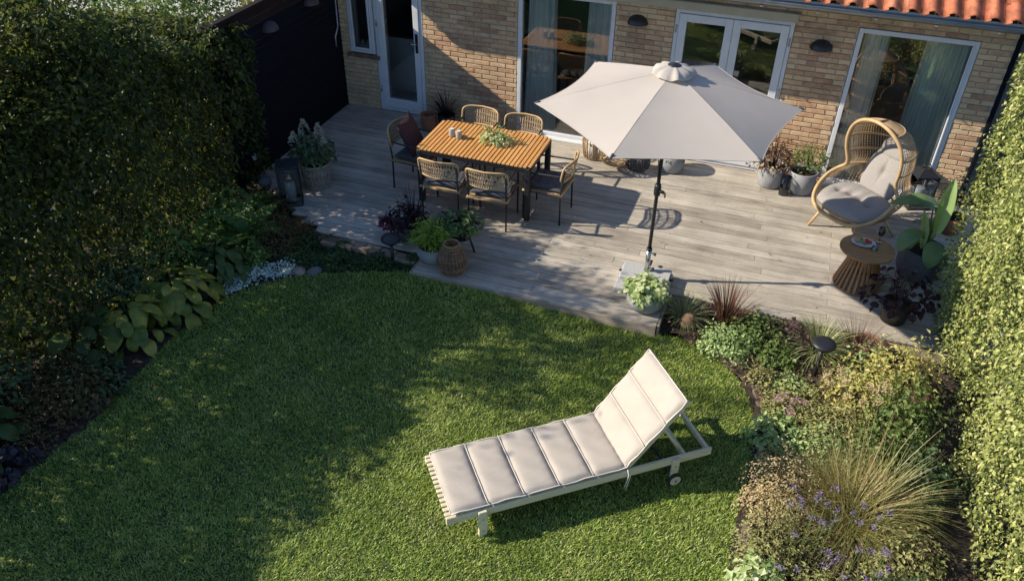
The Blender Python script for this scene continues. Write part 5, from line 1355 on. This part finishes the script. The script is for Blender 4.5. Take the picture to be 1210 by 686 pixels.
# flower heads on stems
def heads(name, pts, mk, rr, label, cat='flowers', n=22, ls=.012, z0=-.12, flat=.6):
    o = empty(name, (pts[0][0], pts[0][1], z0), 0, label, cat); q = pts[0]
    loc = [(p[0]-q[0], p[1]-q[1], p[2]-z0) for p in pts]
    for i, p in enumerate(loc):
        B().tube([(p[0]*.93, p[1]*.93+.03, .02), (p[0]*.98+.01, p[1]*.98+.01, p[2]*.6), p], [.0025,.002,.0016], 4).build('stem', M_twig if mk == 'straw' else LM['green'], o)
        flowers([p], rr, LM[mk], o, n=n, seed=i, flat=flat, ls=ls)
    return o
g = random.Random(5)
heads('pink_stonecrop', [(.66+g.uniform(-.13,.13), 5.80+g.uniform(-.1,.1), .16+g.uniform(-.03,.03)) for _ in range(8)], 'pink', .022, 'pink stonecrop flower heads near the lawn edge in the right bed', n=45)
heads('seed_heads', [(1.12+g.uniform(-.22,.30), 5.92+g.uniform(-.16,.16), .42+g.uniform(-.05,.08)) for _ in range(14)], 'straw', .020, 'round brown seed heads standing above the olive plant', n=70, ls=.016, flat=1)
heads('verbena', [(1.02+g.uniform(-.35,.35), 4.15+g.uniform(-.35,.35), .50+g.uniform(-.12,.15)) for _ in range(34)], 'violet', .016, 'violet verbena flowers on thin stems in front of the golden grass', n=30, ls=.011)
heads('aster', [(1.6+g.uniform(-.1,.15), 5.7+g.uniform(-.2,.2), .55) for _ in range(3)], 'magenta', .016, 'few crimson flowers in the green shrub by the clipped hedge', n=26)
cover('ground_cover', [(.5,5.0),(.6,6.3),(1.2,6.6),(1.9,6.9),(1.95,3.2),(.5,3.2)], 5200, .045, 'olive', 'mixed low olive green growth between the plants of the right bed', .14, .5, seed=7, zz=-.12)
cover('ground_cover', [(-.3,6.8),(.35,6.35),(.5,6.1),(.9,6.5),(1.6,7.1),(.4,7.2)], 1500, .036, 'green', 'sparse green seedlings between the plants beside the deck', .06, .6, seed=8, zz=-.12)

# shrubs beyond the left hedge
for i, (x, y, r_, h, mk, lab) in enumerate(((-8.7, 8.6, .8, 2.3, 'green', 'sunlit shrub beyond the left hedge, nearest the black fence'),
    (-8.9, 10.2, .9, 2.4, 'green', 'sunlit green shrub behind the black fence at the top edge of the photo'),
    (-9.4, 7.3, .8, 2.1, 'green', 'green shrub beyond the middle of the left hedge'), (-10.2, 8.9, 1.0, 2.2, 'dark', 'dark green shrub farther out beyond the left hedge'),
    (-9.8, 6.2, .7, 1.6, 'olive', 'small olive shrub beyond the hedge beside the pale yard'))):
    plant('garden_shrub', (x, y, -.2), (r_, r_*1.1, h), 3600, .085, mk, lab, 'shrub', seed=60+i, ratio=.6, stems=16, inner=.55)

# fallen leaves and more shade plants
litter('fallen_leaves', [(-5.2,2),(-5.2,5.6),(-3.4,6.6),(-.6,6.6),(.3,6.0),(.35,2)], 95, M_litter, -.105, 'single brown leaves fallen on the lawn', ll=.04, seed=5)
litter('fallen_leaves', [(-6.2,8.0),(-4.9,7.25),(-3.4,6.75),(-.75,6.75),(2.0,7.4),(2.2,10.3),(-6.2,10.3)], 260, M_litter, .004, 'small brown leaves and debris scattered on the deck', ll=.03, seed=6)
for i, (x, y, r_, h, mk, lab) in enumerate(((-6.05,5.85,.42,.75,'fern','leafy green plant at the hedge foot behind the two nearest hostas'),
    (-6.12,6.9,.36,.6,'fern','leafy green plant at the hedge foot behind the big fern'), (-6.12,5.15,.36,.7,'dark','dark plant at the hedge foot behind the yellow edged hosta'),
    (-5.6,4.05,.34,.3,'dark','low dark leafy plant between hosta and bronze shrub'), (-5.55,3.9,.3,.28,'bronze','smallest bronze leafed shrub, closest to the hostas'),
    (-5.35,6.35,.24,.25,'fern','low green leafy plant behind the silver ground cover'))):
    plant('shade_plant', (x, y, -.12), (r_, r_, h), 900, .06, mk, lab, seed=80+i, ratio=.5, low=.15)

for i, (x, y, r_, h, mk, lab) in enumerate(((-8.9, 12.3, .9, 2.4, 'dark', 'dark green bush beyond the black fence at the top edge of the photo'), (-10.6, 11.6, .9, 2.2, 'green', 'green bush farthest beyond the left hedge at the top edge of the photo'), (-7.6, 10.6, .5, 2.25, 'olive', 'narrow bush right behind the black fence'))):
    plant('garden_shrub', (x, y, -.2), (r_, r_*1.1, h), 3600, .085, mk, lab, 'shrub', seed=95+i, ratio=.6, stems=16, inner=.55)
o = empty('ornamental_grass', (1.30, 4.80, -.11), 0, 'rust coloured blades mixed into the very large golden grass', 'ornamental grass')
blades((0,0,0), 150, .66, 1.15, .0055, LM['redgrass'], o, 'grass_blades', droop=.95, seed=15, base=.14)

cover('creeping_thyme', [(-6.1,7.9),(-5.75,7.62),(-5.45,7.42),(-5.2,7.24),(-4.95,7.10),(-4.6,7.03),(-4.62,6.92),(-5.1,6.92),(-5.5,7.05),(-6.1,7.5)], 9500, .028, 'bronze', 'brownish creeping growth spilling over the curved left edge of the deck', .17, .5, seed=31, zz=-.07)
cover('ground_cover', [(-4.7,6.93),(-3.55,6.9),(-3.5,7.02),(-4.4,7.02)], 900, .03, 'ground', 'small leaves creeping over the tan pavers beside the red planter', .07, .6, seed=32, zz=-.08)

for i, (x, y, r_, h, mk, n, ll, lab) in enumerate(((.62,4.75,.24,.30,'straw',900,.03,'small beige feathery plant hanging over the lawn edge, left of the golden grass'),
    (.62,5.22,.20,.24,'olive',700,.035,'small olive plant at the lawn edge below the pale lime plant'), (.95,5.45,.30,.40,'mint',900,.04,'pale green plant behind the golden grass'),
    (1.45,5.55,.30,.52,'green',900,.05,'taller green plant behind the golden grass, toward the clipped hedge'), (.62,4.2,.22,.28,'olive',700,.035,'olive plant at the lawn edge above the pale plant at the bottom edge'),
    (1.35,6.75,.26,.40,'mint',700,.04,'pale green plant between the two yellow shrubs and the wicker pot'), (.70,6.32,.18,.14,'mint',500,.035,'low pale green plant left of the garden lamp post'),
    (1.62,4.55,.30,.40,'olive',900,.04,'olive plant between the golden grass and the clipped hedge'), (.40,6.35,.15,.12,'olive',380,.03,'tiny olive plant at the bend of the lawn edging'))):
    plant('bed_plant', (x, y, -.12), (r_, r_, h), n, ll, mk, lab, seed=120+i, ratio=.55, low=.1)
